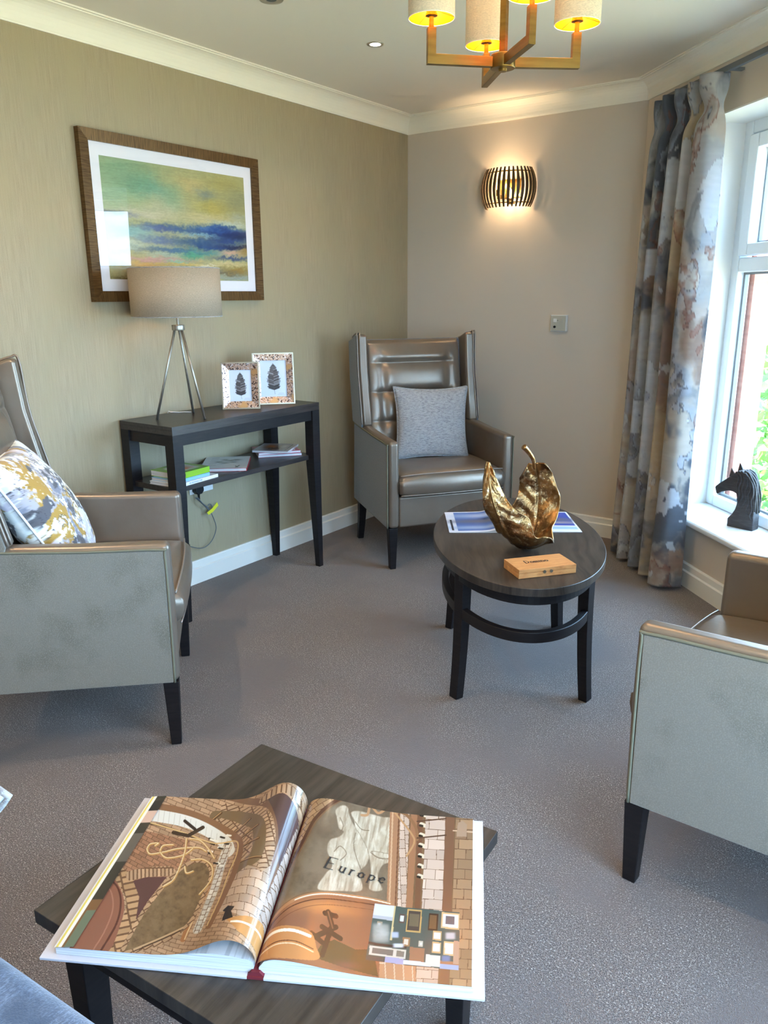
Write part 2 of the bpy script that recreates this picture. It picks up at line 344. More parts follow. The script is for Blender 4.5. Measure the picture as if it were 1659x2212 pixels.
def shade_mat(name, c, tr):
    m = bpy.data.materials.new(name); m.use_nodes = True; nt = m.node_tree; N = nt.nodes; K = nt.links; b = N['Principled BSDF']
    b.inputs['Roughness'].default_value = .85; b.inputs['Specular IOR Level'].default_value = .1
    tc = N.new('ShaderNodeTexCoord'); mp = N.new('ShaderNodeMapping'); mp.inputs['Scale'].default_value = (160, 160, 700); K.new(tc.outputs['Object'], mp.inputs[0])
    n = N.new('ShaderNodeTexNoise'); n.inputs['Scale'].default_value = 1; n.inputs['Detail'].default_value = 4; K.new(mp.outputs[0], n.inputs['Vector'])
    r = N.new('ShaderNodeValToRGB'); K.new(n.outputs[0], r.inputs[0]); r.color_ramp.elements[0].position = .3; r.color_ramp.elements[1].position = .7
    r.color_ramp.elements[0].color = rgba([v*.86 for v in c]); r.color_ramp.elements[1].color = rgba(c); K.new(r.outputs[0], b.inputs['Base Color'])
    t = N.new('ShaderNodeBsdfTranslucent'); K.new(r.outputs[0], t.inputs[0]); x = N.new('ShaderNodeMixShader'); x.inputs[0].default_value = tr
    K.new(b.outputs[0], x.inputs[1]); K.new(t.outputs[0], x.inputs[2]); K.new(x.outputs[0], N['Material Output'].inputs[0]); return m
M['linen'] = shade_mat('natural_linen_shade', (206, 190, 168), .35)
M['creamshade'] = shade_mat('cream_fabric_shade', (244, 232, 208), .16)

# ------------------------------------------------------------------ room shell
def struct(name, bm, m, **k): o = obj(name, bm, m, **k); o['kind'] = 'structure'; return o
room = [(0, YS), (0, 0), (L, 0), (XR, -(XR-L)), (XR, YS)]
bm = NB(); prism(bm, room, lambda x, y: (x, y, -.1), lambda x, y: (x, y, 0)); struct('floor', bm, M['carpet'])
bm = NB(); prism(bm, room, lambda x, y: (x, y, ZT), lambda x, y: (x, y, ZT+.1)); struct('ceiling', bm, M['ceiling'])
bm = NB(); box(bm, -.1, 0, YS, .1, -.1, ZT+.1); struct('wall_left', bm, M['wall_green'])
bm = NB(); box(bm, 0, L+.02, 0, .4, -.1, ZT+.1); struct('wall_back', bm, M['wall_taupe'])
bm = NB(); box(bm, -.1, XR+.1, YS-.1, YS, -.1, ZT+.1); struct('wall_front', bm, M['wall_taupe'])
WT = .29
bm = NB(); wbox(bm, 0, U0, 0, WT, -.1, ZT+.1); wbox(bm, U1, WEND+.25, 0, WT, -.1, ZT+.1); wbox(bm, U0, U1, 0, WT, -.1, ZSILL-.03); wbox(bm, U0, U1, 0, WT, ZHEAD, ZT+.1)
struct('wall_bay', bm, M['wall_taupe'])
bm = NB(); wbox(bm, U0, U0+.006, .001, .225, ZSILL, ZHEAD); wbox(bm, U1-.006, U1, .001, .225, ZSILL, ZHEAD); wbox(bm, U0, U1, .001, .225, ZHEAD-.006, ZHEAD)
struct('trim_1', bm, M['reveal'])
yb = -(XR-L)
bm = NB(); box(bm, XR, XR+WT, YS, V0, -.1, ZT+.1); box(bm, XR, XR+WT, V1, yb, -.1, ZT+.1); box(bm, XR, XR+WT, V0, V1, -.1, ZSILL-.03); box(bm, XR, XR+WT, V0, V1, ZHEAD, ZT+.1)
struct('wall_right', bm, M['wall_taupe'])
# sills
bm = NB(); prof = [(-.045, ZSILL-.03), (-.05, ZSILL-.022), (-.05, ZSILL-.008), (-.042, ZSILL), (.235, ZSILL), (.235, ZSILL-.03)]
prism(bm, prof, lambda o, z: wl(U0-.06 if o < 0 else U0, o, z), lambda o, z: wl(U1+.06 if o < 0 else U1, o, z)); struct('trim_2', bm, M['upvc'], bev=.003)
bm = NB(); box(bm, XR-.05, XR+.235, V0, V1, ZSILL-.03, ZSILL); struct('trim_3', bm, M['upvc'], bev=.004)
# brick outer leaf
bm = NB(); wbox(bm, -.1, U0+.078, WT+.005, WT+.11, -3, 3.2); wbox(bm, U1-.03, WEND+.3, WT+.005, WT+.11, -3, 3.2); wbox(bm, U0+.078, U1-.03, WT+.005, WT+.11, -3, ZSILL-.05)
struct('wall_outer', bm, M['brick'])
# windows
def window(name, f, a, b, mull):
    """f(u, off, z); frame parts as children"""
    bm = NB()
    def wb(u0, u1, o0, o1, z0, z1): quad_box(bm, [f(u0, o0, z0), f(u1, o0, z0), f(u1, o1, z0), f(u0, o1, z0), f(u0, o0, z1), f(u1, o0, z1), f(u1, o1, z1), f(u0, o1, z1)])
    fr = .06; o0, o1 = .215, .285
    wb(a, a+fr, o0, o1, ZSILL, ZHEAD); wb(b-fr, b, o0, o1, ZSILL, ZHEAD); wb(a+fr, b-fr, o0, o1, ZSILL, ZSILL+.055); wb(a+fr, b-fr, o0, o1, ZHEAD-fr, ZHEAD)
    wb(a+fr, b-fr, o0, o1, 1.475, 1.54)
    for m_ in mull: wb(m_-.035, m_+.035, o0, o1, ZSILL+.055, 1.475); wb(m_-.035, m_+.035, o0, o1, 1.54, ZHEAD-fr)
    root = obj(name, bm, M['upvc'], bev=.008); root['kind'] = 'structure'
    edges = [a+fr]+[x for m_ in mull for x in (m_-.035, m_+.035)]+[b-fr]
    for i in range(0, len(edges), 2):
        e0, e1 = edges[i]+.004, edges[i+1]-.004
        bm = NB()
        for (q0, q1, z0, z1) in ((e0, e0+.07, 1.548, ZHEAD-fr-.005), (e1-.07, e1, 1.548, ZHEAD-fr-.005), (e0+.07, e1-.07, 1.548, 1.60), (e0+.07, e1-.07, ZHEAD-fr-.065, ZHEAD-fr-.005)):
            quad_box(bm, [f(q0, .20, z0), f(q1, .20, z0), f(q1, .275, z0), f(q0, .275, z0), f(q0, .20, z1), f(q1, .20, z1), f(q1, .275, z1), f(q0, .275, z1)])
        obj('opening_sash', bm, M['upvc'], root, bev=.006)
        bm = NB()
        for (q0, q1, z0, z1) in ((e0+.065, e1-.065, 1.595, ZHEAD-fr-.06), (e0-.003, e1+.003, ZSILL+.055, 1.475)):
            quad_box(bm, [f(q0, .245, z0), f(q1, .245, z0), f(q1, .249, z0), f(q0, .249, z0), f(q0, .245, z1), f(q1, .245, z1), f(q1, .249, z1), f(q0, .249, z1)])
        obj('glass_pane', bm, M['pane'], root)
        bm = NB()      # dark rubber gaskets
        for (q0, q1, z0, z1) in ((e0-.004, e1+.004, ZSILL+.055, 1.475), (e0+.066, e1-.066, 1.60, ZHEAD-fr-.066)):
            for (s0, s1, y0, y1) in ((q0, q0+.014, z0, z1), (q1-.014, q1, z0, z1), (q0, q1, z0, z0+.01), (q0, q1, z1-.01, z1)):
                quad_box(bm, [f(s0, .25, y0), f(s1, .25, y0), f(s1, .268, y0), f(s0, .268, y0), f(s0, .25, y1), f(s1, .25, y1), f(s1, .268, y1), f(s0, .268, y1)])
        obj('glazing_gasket', bm, M['cable'], root)
    return root
window('window_1', wl, U0, U1, [1.41])
window('window_2', lambda u, o, z: (XR+o, u, z), V0, V1, [(V0+V1)/2])  # out of view, added for the daylight it lets in
# skirting and coving, mitred
def mitre(path, ins, i):
    p = Vector(path[i]);
    def nrm(a, b): d = (Vector(b)-Vector(a)).normalized(); return Vector((d.y, -d.x))
    ns = []
    if i > 0: ns.append(nrm(path[i-1], path[i]))
    if i < len(path)-1: ns.append(nrm(path[i], path[i+1]))
    if len(ns) == 1: return p+ns[0]*ins
    m_ = (ns[0]+ns[1]).normalized(); return p+m_*(ins/m_.dot(ns[0]))
def sweep(bm, path, i, prof):
    A = [bm.verts.new((*mitre(path, a, i), z)) for a, z in prof]; B = [bm.verts.new((*mitre(path, a, i+1), z)) for a, z in prof]
    n = len(prof); bm.faces.new(A); bm.faces.new(B[::-1])
    for k in range(n): bm.faces.new([A[k], B[k], B[(k+1) % n], A[(k+1) % n]])
sk = [(0, 0), (.02, 0), (.02, .076), (.012, .082), (.011, .1095), (.007, .1155), (0, .1155)]
for i, nm in enumerate(('left', 'back', 'bay', 'right')):
    bm = NB(); sweep(bm, room, i, sk); struct('baseboard_'+nm, bm, M['skirting'])
cv = [(0, ZC), (.006, ZC), (.007, ZC+.006)]
for k in range(9):
    t = k/8*PI/2; cv.append((.008+.062*(1-math.cos(t)), ZC+.008+.076*math.sin(t)))
cv += [(.0705, ZT-.006), (.0803, ZT-.006), (.0803, ZT), (0, ZT)]
for i in range(4):
    bm = NB(); sweep(bm, room, i, cv); o = struct('trim_%d' % (4+i), bm, M['coving'])
# outside
bm = NB(); box(bm, -40, 50, -40, 50, -3.1, -3.0); struct('ground_outside', bm, M['ground'])

# ------------------------------------------------------------------ wing chair
def F3(x): return lambda a, b: (x, a, b)
def soft_box(bm, x0, x1, y0, y1, z0, z1): box(bm, x0, x1, y0, y1, z0, z1)
def back_panel():
    nu, nv = 90, 130
    U, V = np.meshgrid(np.linspace(-1, 1, nu), np.linspace(0, 1, nv))
    z = .44+V*.705; hw = .296-.012*V; x = U*hw
    y = -.468-.12*V-.03*np.maximum(0, V-.9)**2*10
    bul = .030*(1-np.abs(U)**6)*(1-np.abs(2*V-1)**10)
    ax = np.abs(x)
    inner = 1/(1+np.exp((ax-.19)/.022))          # central channel field
    for z0, dp in ((1.02, .020), (.86, .020), (.70, .016)):
        bul = bul-dp*np.exp(-(np.abs(z-z0)/.016)**1.3)*(inner*.9+.22*(1-inner))
    band = ((z > .70) & (z < 1.02)).astype(float)
    bul = bul-.009*np.exp(-((ax-.20)/.026)**2)*np.clip((z-.62)/.06, 0, 1)*np.clip((1.10-z)/.07, 0, 1)
    bul = bul+.012*inner*np.abs(np.sin((z-.70)/.16*PI))*band+.012*inner*np.exp(-((z-1.055)/.03)**2)
    rim = np.clip((1-np.abs(U))/.05, 0, 1)**.5*np.clip((1-V)/.03, 0, 1)**.5
    y = y-.035*(1-rim)+bul
    return grid_mesh('backrest', np.stack([x, y, z], -1))
def make_chair(label, loc, f, side):
    rz = math.atan2(f[1], f[0])-PI/2
    t = thing('wing_armchair', label, 'armchair', (loc[0], loc[1], 0), rz, None)
    lm = M['leather']
    obj('backrest', back_panel(), lm, t)
    bm = NB(); prism(bm, [(-.50, .24), (-.62, .24), (-.605, .45), (-.70, 1.14), (-.61, 1.146), (-.53, .5)], F3(-.30), F3(.30)); obj('back_shell', bm, side, t, bev=.012, seg=3)
    for s in (-1, 1):
        bm = NB(); prism(bm, [(0, .222), (.004, .45), (.002, .675), (-.25, .682), (-.60, .70), (-.60, .235)], F3(s*.290), F3(s*.346)); obj('arm', bm, lm, t, bev=.02, seg=4)
        pp = [(-.018, .226), (-.016, .655), (-.25, .664), (-.585, .684), (-.615, .245), (-.5, .240)]
        bm = NB(); prism(bm, pp, F3(s*.344), F3(s*.354)); obj('side_panel', bm, side, t, bev=.003)
        bm = NB(); tube(bm, bez([(s*.352, a, b) for a, b in [(-.014, .226), (-.012, .45), (-.013, .640), (-.028, .660), (-.25, .668), (-.585, .688)]], 6), .004, 6); obj('side_piping', bm, M['velpipe'], t, smooth=True)
        wp = [(-.515, 1.176), (-.54, 1.178), (-.60, 1.158), (-.672, 1.143), (-.66, .95), (-.615, .70), (-.44, .685), (-.435, .70), (-.47, .85), (-.50, 1.0)]
        bm = NB(); prism(bm, wp, F3(s*.292), F3(s*.344)); obj('wing', bm, lm, t, bev=.014, seg=4)
        bm = NB(); prism(bm, [(a-.012 if a > -.6 else a, b-.006) for a, b in wp], F3(s*.342), F3(s*.354)); obj('wing_panel', bm, side, t, bev=.003)
        for xo in (.350, .336):
            bm = NB(); tube(bm, bez([(s*xo, a+(.002 if xo < .34 else -.004), b) for a, b in [(-.60, 1.160), (-.54, 1.181), (-.513, 1.170), (-.50, 1.0), (-.468, .85), (-.435, .70)]], 6), .0035, 6); obj('wing_piping', bm, M['piping'], t, smooth=True)
    bm = NB(); box(bm, -.289, .289, -.56, -.012, .222, .385); obj('front_rail', bm, lm, t, bev=.012, seg=3)
    # seat cushion
    nu, nv = 40, 44
    prof = []
    for k in range(12): a = PI*.5*k/11; prof.append((-.03+.045*math.sin(a), .497-.03*(1-math.cos(a))*1.0))
    U = np.linspace(-1, 1, 36); rows = []
    path = [(-.52, .498), (-.42, .506), (-.30, .511), (-.18, .510), (-.08, .505), (-.015, .499), (.006, .494), (.017, .484), (.024, .46), (.026, .435), (.021, .41), (.012, .397), (0, .390), (-.03, .388), (-.52, .388)]
    XYZ = np.zeros((len(path), 36, 3))
    for i, (a, b) in enumerate(path):
        e = 1-np.abs(U)**8*.05; XYZ[i, :, 0] = U*.288; XYZ[i, :, 1] = a+(.012*(1-U**2) if a > -.05 else 0); XYZ[i, :, 2] = b+(.010*(1-U**4) if i < 6 else -.0*U)-.012*np.abs(U)**10*(1 if i < 8 else -1)
    cen = XYZ.mean(0); e0 = np.repeat(cen[:1], len(path), 0)[:, None]; e1 = np.repeat(cen[-1:], len(path), 0)[:, None]
    obj('seat_cushion', grid_mesh('seat_cushion', np.concatenate([e0, XYZ[:, :1]*.12+e0*.88, XYZ, XYZ[:, -1:]*.12+e1*.88, e1], 1)), lm, t)
    for (yy, zz) in ((.004, .497), (.014, .395)):
        pts = [(x, yy+.012*(1-(x/.288)**2), zz+(.008*(1-(x/.288)**4) if zz > .45 else .002)) for x in np.linspace(-.286, .286, 24)]
        bm = NB(); tube(bm, pts, .0035, 6); obj('seat_piping', bm, M['piping'], t, smooth=True)
    for s in (-1, 1):
        bm = NB(); taper(bm, s*.322, -.027, 0, .224, .016, .024, dx=s*.0); obj('leg', bm, M['black'], t, bev=.003)
        bm = NB(); P = [(-.555, .25, .022), (-.56, .18, .021), (-.575, .1, .019), (-.60, 0, .016)]
        v = None
        for (y, z, r) in P:
            q = [bm.verts.new((s*.322+a*r, y+b*r, z)) for a, b in ((-1, -1), (1, -1), (1, 1), (-1, 1))]
            if v:
                for k in range(4): bm.faces.new([v[k], v[(k+1) % 4], q[(k+1) % 4], q[k]])
            else: bm.faces.new(q)
            v = q
        bm.faces.new(v[::-1]); obj('leg', bm, M['black'], t, bev=.003)
    return t
chA = make_chair('pewter leather wing armchair in the corner beside the console table, holding a plain grey cushion', ((.695+1.109)/2, (-1.213-.633)/2), (.81, -.585), M['greyfab'])
chB = make_chair('pewter leather armchair with grey-green side at the left edge, holding a floral cushion', ((1.108+.594)/2, (-2.915-2.437)/2), (.683, .73), M['velvet'])
chC = make_chair('pewter leather armchair with grey-green velvet side below the window at the right edge, empty seat', ((2.43+2.48)/2, (-2.705-2.0)/2), (-.997, .07), M['velvet'])

# ------------------------------------------------------------------ cushions
def pillow_mesh(w_, h_, th, n=70, seed=1, wr=.006, colf=None):
    """closed two-sided pillow, standing in XZ, thickness along Y"""
    U, V = np.meshgrid(np.linspace(-1, 1, n), np.linspace(-1, 1, n))
    cx = w_/2*U*(1-.07*(1-V**2)**1.0+.0*V); cz = h_/2*V*(1-.07*(1-U**2))
    cx = cx*(1+.03*np.abs(U*V)**3); cz = cz*(1+.03*np.abs(U*V)**3)
    prof = np.maximum(0, (1-U**2))**.42*np.maximum(0, (1-V**2))**.42
    wk = wr*(fbm((U+3)*3, (V+3)*3, seed)-.5)*2*prof
    F = np.stack([cx, th/2*prof+wk, cz], -1); B = np.stack([cx, -th/2*prof+wk, cz], -1)[:, ::-1]
    G = np.concatenate([F, B[:, 1:-1]], 1)
    C = None
    if colf is not None:
        c1 = colf(U, V, seed); c2 = colf(U+2.3, V+1.1, seed)[:, ::-1]; C = np.concatenate([c1, c2[:, 1:-1]], 1)
    me = grid_mesh('cushion', G, C, closed_u=True)
    edge = [(F[0, i]) for i in range(n)]+[F[j, -1] for j in range(1, n)]+[F[-1, i] for i in range(n-2, -1, -1)]+[F[j, 0] for j in range(n-2, 0, -1)]
    return me, [tuple(e) for e in edge]
def place_pillow(name, label, w_, h_, th, m_, mp, Mx, seed=1, wr=.006, colf=None, n=70):
    me, edge = pillow_mesh(w_, h_, th, n, seed, wr, colf)
    t = thing(name, label, 'cushion'); t.matrix_world = Mx
    obj('cushion_cover', me, m_, t)
    bm = NB(); tube(bm, edge[::2], .0042, 6, closed=True); obj('cushion_piping', bm, mp, t, smooth=True)
    return t
def chair_mx(ch): return Matrix.Translation(ch.location) @ Matrix.Rotation(ch.rotation_euler[2], 4, 'Z')
place_pillow('cushion', 'plain silver-grey woven square cushion leaning in the corner wing armchair', .41, .385, .13, M['cushfab'], M['cushfab'],
    chair_mx(chA) @ Matrix.Translation((-.015, -.335, .705)) @ Matrix.Rotation(-.10, 4, 'Z') @ Matrix.Rotation(.17, 4, 'X') @ Matrix.Rotation(-.02, 4, 'Y'), 3)
def floral(U, V, seed):
    x = (U+5)*1.6; y = (V+5)*1.6
    wx = fbm(x*2, y*2, seed)-.5; wy = fbm(x*2+5, y*2+9, seed+2)-.5
    f = fbm(x*1.3+wx*1.2, y*1.3+wy*1.2, seed+5); g = fbm(x*2.2+wy*1.5, y*2.2+wx*1.5, seed+8); h = fbm(x*1.7+3, y*1.7+4, seed+11)
    C = np.ones(U.shape+(3,))*np.array([168, 164, 172.])
    def mx(m, c): nonlocal C; m = np.clip(m, 0, 1)[..., None]; C = C*(1-m)+m*np.array(c, float)
    mx((f-.50)/.02, (170, 136, 70)); mx((.44-f)/.02, (128, 132, 148)); mx((g-.53)/.015, (224, 228, 226)); mx((h-.6)/.03, (206, 200, 214)); mx((.38-h)/.02, (92, 92, 98))
    mx(1-np.abs(g-.525)/.008, (70, 66, 70)); mx((1-np.abs(f-.455)/.006)*.9, (62, 58, 66)); mx((fbm(x*9, y*9, seed+20)-.6)/.05*.5, (240, 240, 236))
    return C
place_pillow('cushion', 'large patterned cushion in ochre, white and grey on the armchair at the left edge', .46, .46, .19, M['fabprint'], M['whiteink'],
    chair_mx(chB) @ Matrix.Translation((.04, -.405, .715)) @ Matrix.Rotation(.06, 4, 'Z') @ Matrix.Rotation(.50, 4, 'X'), 4, .008, floral, 150)

# ------------------------------------------------------------------ console table
t = thing('console_table', 'dark wood console table with tapered legs and a lower shelf against the olive wall', 'console table', (.02, -1.34, 0))
CX0, CX1, CY0, CY1, CZ = .0, .342, -.925, .005, .866
bm = NB(); box(bm, CX0, CX1, CY0, CY1, CZ-.036, CZ-.016); box(bm, CX0, CX1, CY0, CY1, CZ-.0145, CZ); box(bm, CX0+.001, CX1-.001, CY0+.001, CY1-.001, CZ-.018, CZ-.012); obj('tabletop', bm, M['consoletop'], t)
bm = NB(); 
for (a, b, c, d) in ((CX1-.03, CX1-.008, CY0+.05, CY1-.05), (CX0+.008, CX0+.03, CY0+.05, CY1-.05), (CX0+.05, CX1-.05, CY0+.008, CY0+.03), (CX0+.05, CX1-.05, CY1-.03, CY1-.008)): box(bm, a, b, c, d, CZ-.085, CZ-.0365)
obj('apron', bm, M['black'], t)
for sx in (0, 1):
    for sy in (0, 1):
        bm = NB(); w1 = .026; w0 = .014
        x = CX1-w1 if sx else CX0+w1; y = CY1-w1 if sy else CY0+w1
        dx = (w1-w0)*(1 if sx else -1)*.9; dy = (w1-w0)*(1 if sy else -1)*.9
        P = [(x+dx+a*w0, y+dy+b*w0, 0) for a, b in ((-1, -1), (1, -1), (1, 1), (-1, 1))]; Q = [(x+a*w1, y+b*w1, .56) for a, b in ((-1, -1), (1, -1), (1, 1), (-1, 1))]
        quad_box(bm, P+Q); box(bm, x-w1, x+w1, y-w1, y+w1, .5605, CZ-.0365); obj('leg', bm, M['black'], t)
bm = NB(); box(bm, CX0+.01, CX1-.035, CY0+.012, CY1-.012, .577, .601); obj('shelf', bm, M['consoletop'], t, bev=.001)

# ------------------------------------------------------------------ table lamp
t = thing('table_lamp', 'brushed metal tripod table lamp with a drum linen shade on the console table', 'lamp', (0, 0, .866))
hub = Vector((.225, -2.078, .40))
for ft in ((.136, -2.158), (.306, -2.036), (.112, -1.932)):
    d = (Vector((ft[0], ft[1], 0))-Vector((hub.x, hub.y, 0))).normalized()
    bm = NB(); tube(bm, [(ft[0], ft[1], .001), (hub.x+d.x*.014, hub.y+d.y*.014, .385)], .0055, 10); obj('leg', bm, M['nickel'], t, smooth=True)
bm = NB(); lathe(bm, [(0, .378), (.026, .378), (.027, .380), (.027, .398), (.026, .400), (0, .400)], hub.x, hub.y, 28); obj('collar', bm, M['nickel'], t, bev=.001)
bm = NB(); tube(bm, [(hub.x, hub.y, .395), (hub.x, hub.y, .47)], .006, 10); lathe(bm, [(.0, .465), (.016, .465), (.016, .50), (0, .50)], hub.x, hub.y, 16); obj('stem', bm, M['nickel'], t, smooth=False)
bm = NB(); z0, z1 = .435, .628; lathe(bm, [(.186, z0), (.186, z1)], hub.x, hub.y, 72, cap=False); obj('lamp_shade', bm, M['linen'], t, smooth=True, solid=.002)
for zz in (z0, z1): bm = NB(); tube(bm, [(hub.x+.186*math.cos(a), hub.y+.186*math.sin(a), zz) for a in np.linspace(0, 2*PI, 73)[:-1]], .0022, 6, closed=True); obj('shade_rim', bm, M['cushfab'], t, smooth=True)
bm = NB(); lathe(bm, [(.001, .50), (.02, .51), (.03, .54), (.02, .57), (.001, .58)], hub.x, hub.y, 16); obj('bulb', bm, M['bulb'], t, smooth=True)
lamp('table_lamp_light', (hub.x, hub.y, .866+.545), 4.0)
bm = NB(); tube(bm, bez([(.095, -1.93, .868), (.07, -1.95, .869), (.05, -1.965, .868), (.03, -1.99, .870), (.01, -1.995, .866), (.008, -1.99, .80), (.008, -1.97, .70), (.009, -1.935, .62), (.010, -1.90, .56), (.012, -1.93, .46), (.014, -1.96, .38), (.012, -1.95, .30)], 8), .0018, 6)
lc = obj('lamp_cord', bm, M['whiteink'], t, smooth=True); lc.location.z = -.866

# ------------------------------------------------------------------ photo frames
def feather_canvas(n=70, m_=96):
    X, Y = np.meshgrid(np.linspace(0, 10, n), np.linspace(15, 0, m_)); c = Canvas(X, Y, (214, 220, 236)); rs = random.Random(4)
    c.line(spline2([(4.9, 1.2), (5.1, 4), (4.9, 8), (5.0, 11), (5.3, 13.8)]), .16, (150, 146, 146), 1, .1)
    for k in range(46):
        t_ = k/45; y = 1.6+t_*10.4; ln = (math.sin(min(1, t_*1.15)*PI*.62)**.8)*2.3*(.75+rs.random()*.35)
        for s in (-1, 1):
            g = rs.choice([(52, 44, 42), (70, 60, 58), (88, 78, 76), (150, 144, 146)]) if t_ < .85 else (48, 40, 38)
            c.line([(5+s*.12, y), (5+s*ln, y-.35*ln)], .22+.12*rs.random(), g, .9, .12)
    c.line([(6.6, 13.5), (8.6, 13.5)], .12, (140, 140, 150), .8, .1); c.line([(6.4, 14.1), (9.0, 14.1)], .12, (140, 140, 150), .8, .1)
    return c.C
FC = feather_canvas()
def photo_frame(label, A, B, h, lean):
    A = Vector((A[0], A[1], .8662)); B = Vector((B[0], B[1], .8662)); ex = (B-A).normalized(); wd = (B-A).length; n_ = Vector((ex.y, -ex.x, 0))
    ez = (Vector((0, 0, 1))*math.cos(lean)-n_*math.sin(lean)); ey = ez.cross(ex)
    t = thing('photo_frame', label, 'picture frame', group=None); t.matrix_world = Matrix(((ex.x, ey.x, ez.x, A.x), (ex.y, ey.y, ez.y, A.y), (ex.z, ey.z, ez.z, A.z+.002), (0, 0, 0, 1)))
    # local y = ez x ex points away from the wall or to it; put the front on the side of n_
    sgn = 1 if ey.dot(n_) > 0 else -1
    bw = .034; bm = NB()
    Y = lambda d: sgn*d
    out = [(0, 0), (wd, 0), (wd, h), (0, h)]; inn = [(bw, bw), (wd-bw, bw), (wd-bw, h-bw), (bw, h-bw)]
    for k in range(4):
        a, b = out[k], out[(k+1) % 4]; c, d = inn[(k+1) % 4], inn[k]
        e = .003
        quad_box(bm, [(a[0], Y(.0), a[1]), (b[0], Y(.0), b[1]), (c[0], Y(.0), c[1]), (d[0], Y(.0), d[1]), (a[0], Y(.014), a[1]), (b[0], Y(.014), b[1]), (c[0], Y(.008), c[1]), (d[0], Y(.008), d[1])])
    obj('moulding', bm, M['mottle'], t)
    bm = NB()
    for (x0, x1, z0, z1) in ((-.003, .003, -.003, h+.003), (wd-.003, wd+.003, -.003, h+.003), (.003, wd-.003, -.003, .003), (.003, wd-.003, h-.003, h+.003)): box(bm, x0, x1, min(Y(-.002), Y(.017)), max(Y(-.002), Y(.017)), z0, z1)
    obj('frame_edge', bm, M['champagne'], t)
    nu, nv = FC.shape[1], FC.shape[0]; U, V = np.meshgrid(np.linspace(bw-.002, wd-bw+.002, nu), np.linspace(bw-.002, h-bw+.002, nv))
    obj('feather_print', grid_mesh('feather_print', np.stack([U, U*0+Y(.004), V], -1), FC[:, :]), M['matprint'], t)
    bm = NB(); prism(bm, [(wd*.35, .012), (wd*.65, .012), (wd*.58, h*.7), (wd*.42, h*.7)], lambda x, z: (x, Y(-.004), z), lambda x, z: (x, Y(-.004)-sgn*.05*(1-z/h)-.0*x, z)); obj('easel_back', bm, M['darkpl'], t)
photo_frame('smaller mottled bronze photo frame with feather print, standing in front on the console', (.143, -1.774), (.265, -1.656), .213, .10)
photo_frame('larger mottled bronze photo frame with feather print, standing behind near the console end', (.152, -1.574), (.282, -1.429), .243, .10)

# ------------------------------------------------------------------ books and magazines
def text_part(parent, txt, f, size, m_, name='lettering', **k): return obj(name, text_bm(txt, f, size, **k), m_, parent)
def book(label, c, wd, ln, th, rz, cov, pagec=True, paint=None, cat='book', name='book', z=0, spine=None):
    """lies flat; local x = width (spine at -x side), y = length"""
    t = thing(name, label, cat, (c[0], c[1], z), rz)
    mc = mat('cover_'+label.split()[0]+str(len(bpy.data.materials)), cov, .3)
    bm = NB(); box(bm, -wd/2, wd/2, -ln/2, ln/2, 0, .0015); box(bm, -wd/2, wd/2, -ln/2, ln/2, th-.0015, th); box(bm, -wd/2, -wd/2+.002, -ln/2, ln/2, .0015, th-.0015); obj('cover', bm, mat('cover_board', spine or cov, .35), t)
    bm = NB(); box(bm, -wd/2+.002, wd/2-.002, -ln/2+.001, ln/2-.001, .0015, th-.0015); obj('page_block', bm, M['paper'], t)
    if paint:
        nu, nv = 60, 80; U, V = np.meshgrid(np.linspace(0, 1, nu), np.linspace(0, 1, nv)); cc = Canvas(U*100, V*100, cov); paint(cc)
        obj('cover_print', grid_mesh('cover_print', np.stack([-wd/2+U*wd, -ln/2+V*ln, U*0+th+.0004], -1), cc.C), M['print'], t)
    return t
ZS = .6014
# the leftmost stack: spines face the room (+x); local x=-1 is the spine, so turn the book round
b1 = book('white paperback with navy cover at the bottom of the shelf stack', (.242, -2.120), .17, .245, .014, PI+.10-.0, (28, 44, 92), z=ZS, spine=(226, 222, 224))
text_part(b1, 'AN INTRODUCTION', lambda x, y: (-.0856, .01-x+.05, .0035+y), .0075, M['blueink'], thick=.16, thin=.08, track=.0006)
b2 = book('light blue paperback in the middle of the left shelf stack', (.238, -2.135), .15, .20, .013, PI+.05, (40, 56, 110), z=ZS+.0145, spine=(128, 176, 214))
def food(c):
    c.poly([(0, 0), (100, 0), (100, 100), (0, 100)], (112, 158, 42)); c.blob(48, 48, 34, 34, (216, 220, 222), 1, p=8); c.blob(48, 48, 26, 26, (196, 150, 120), 1, p=6)
    for i in range(14): a = i*2.4; c.blob(48+15*math.cos(a), 48+13*math.sin(a*1.3), 6, 5, [(186, 60, 30), (220, 150, 60), (120, 50, 30), (200, 190, 150)][i % 4], .9)
b3 = book('lime green cookbook with a plate of food, topmost of the left shelf stack', (.225, -2.125), .17, .185, .026, PI+.08, (132, 178, 44), z=ZS+.028, paint=food)
text_part(b3, 'LITE', lambda x, y: (-.0862, .075-x, .008+y), .012, M['ink'], thick=.1)
def nordic(c):
    c.poly([(0, 0), (100, 0), (100, 100), (0, 100)], (208, 206, 208))
    for i, (x, y, r) in enumerate([(30, 30, 9), (42, 36, 10), (55, 30, 8), (62, 45, 9), (36, 50, 7), (48, 55, 8)]): c.blob(x, y, r, r*.6, (88, 88, 92), .9, warp=8, seed=i)
    for x in range(10, 90, 16): c.line([(70, x), (84, x+3)], 2.5, (110, 108, 120), .8)
    c.line([(18, 78), (24, 92)], 3, (30, 30, 36)); c.line([(26, 80), (20, 92)], 2, (30, 30, 36))
b4 = book('white magazine with grey floral cover lying in the middle of the shelf', (.165, -1.800), .215, .275, .015, PI+.72, (206, 204, 206), paint=nordic, cat='magazine', name='magazine', z=ZS, spine=(150, 34, 48))
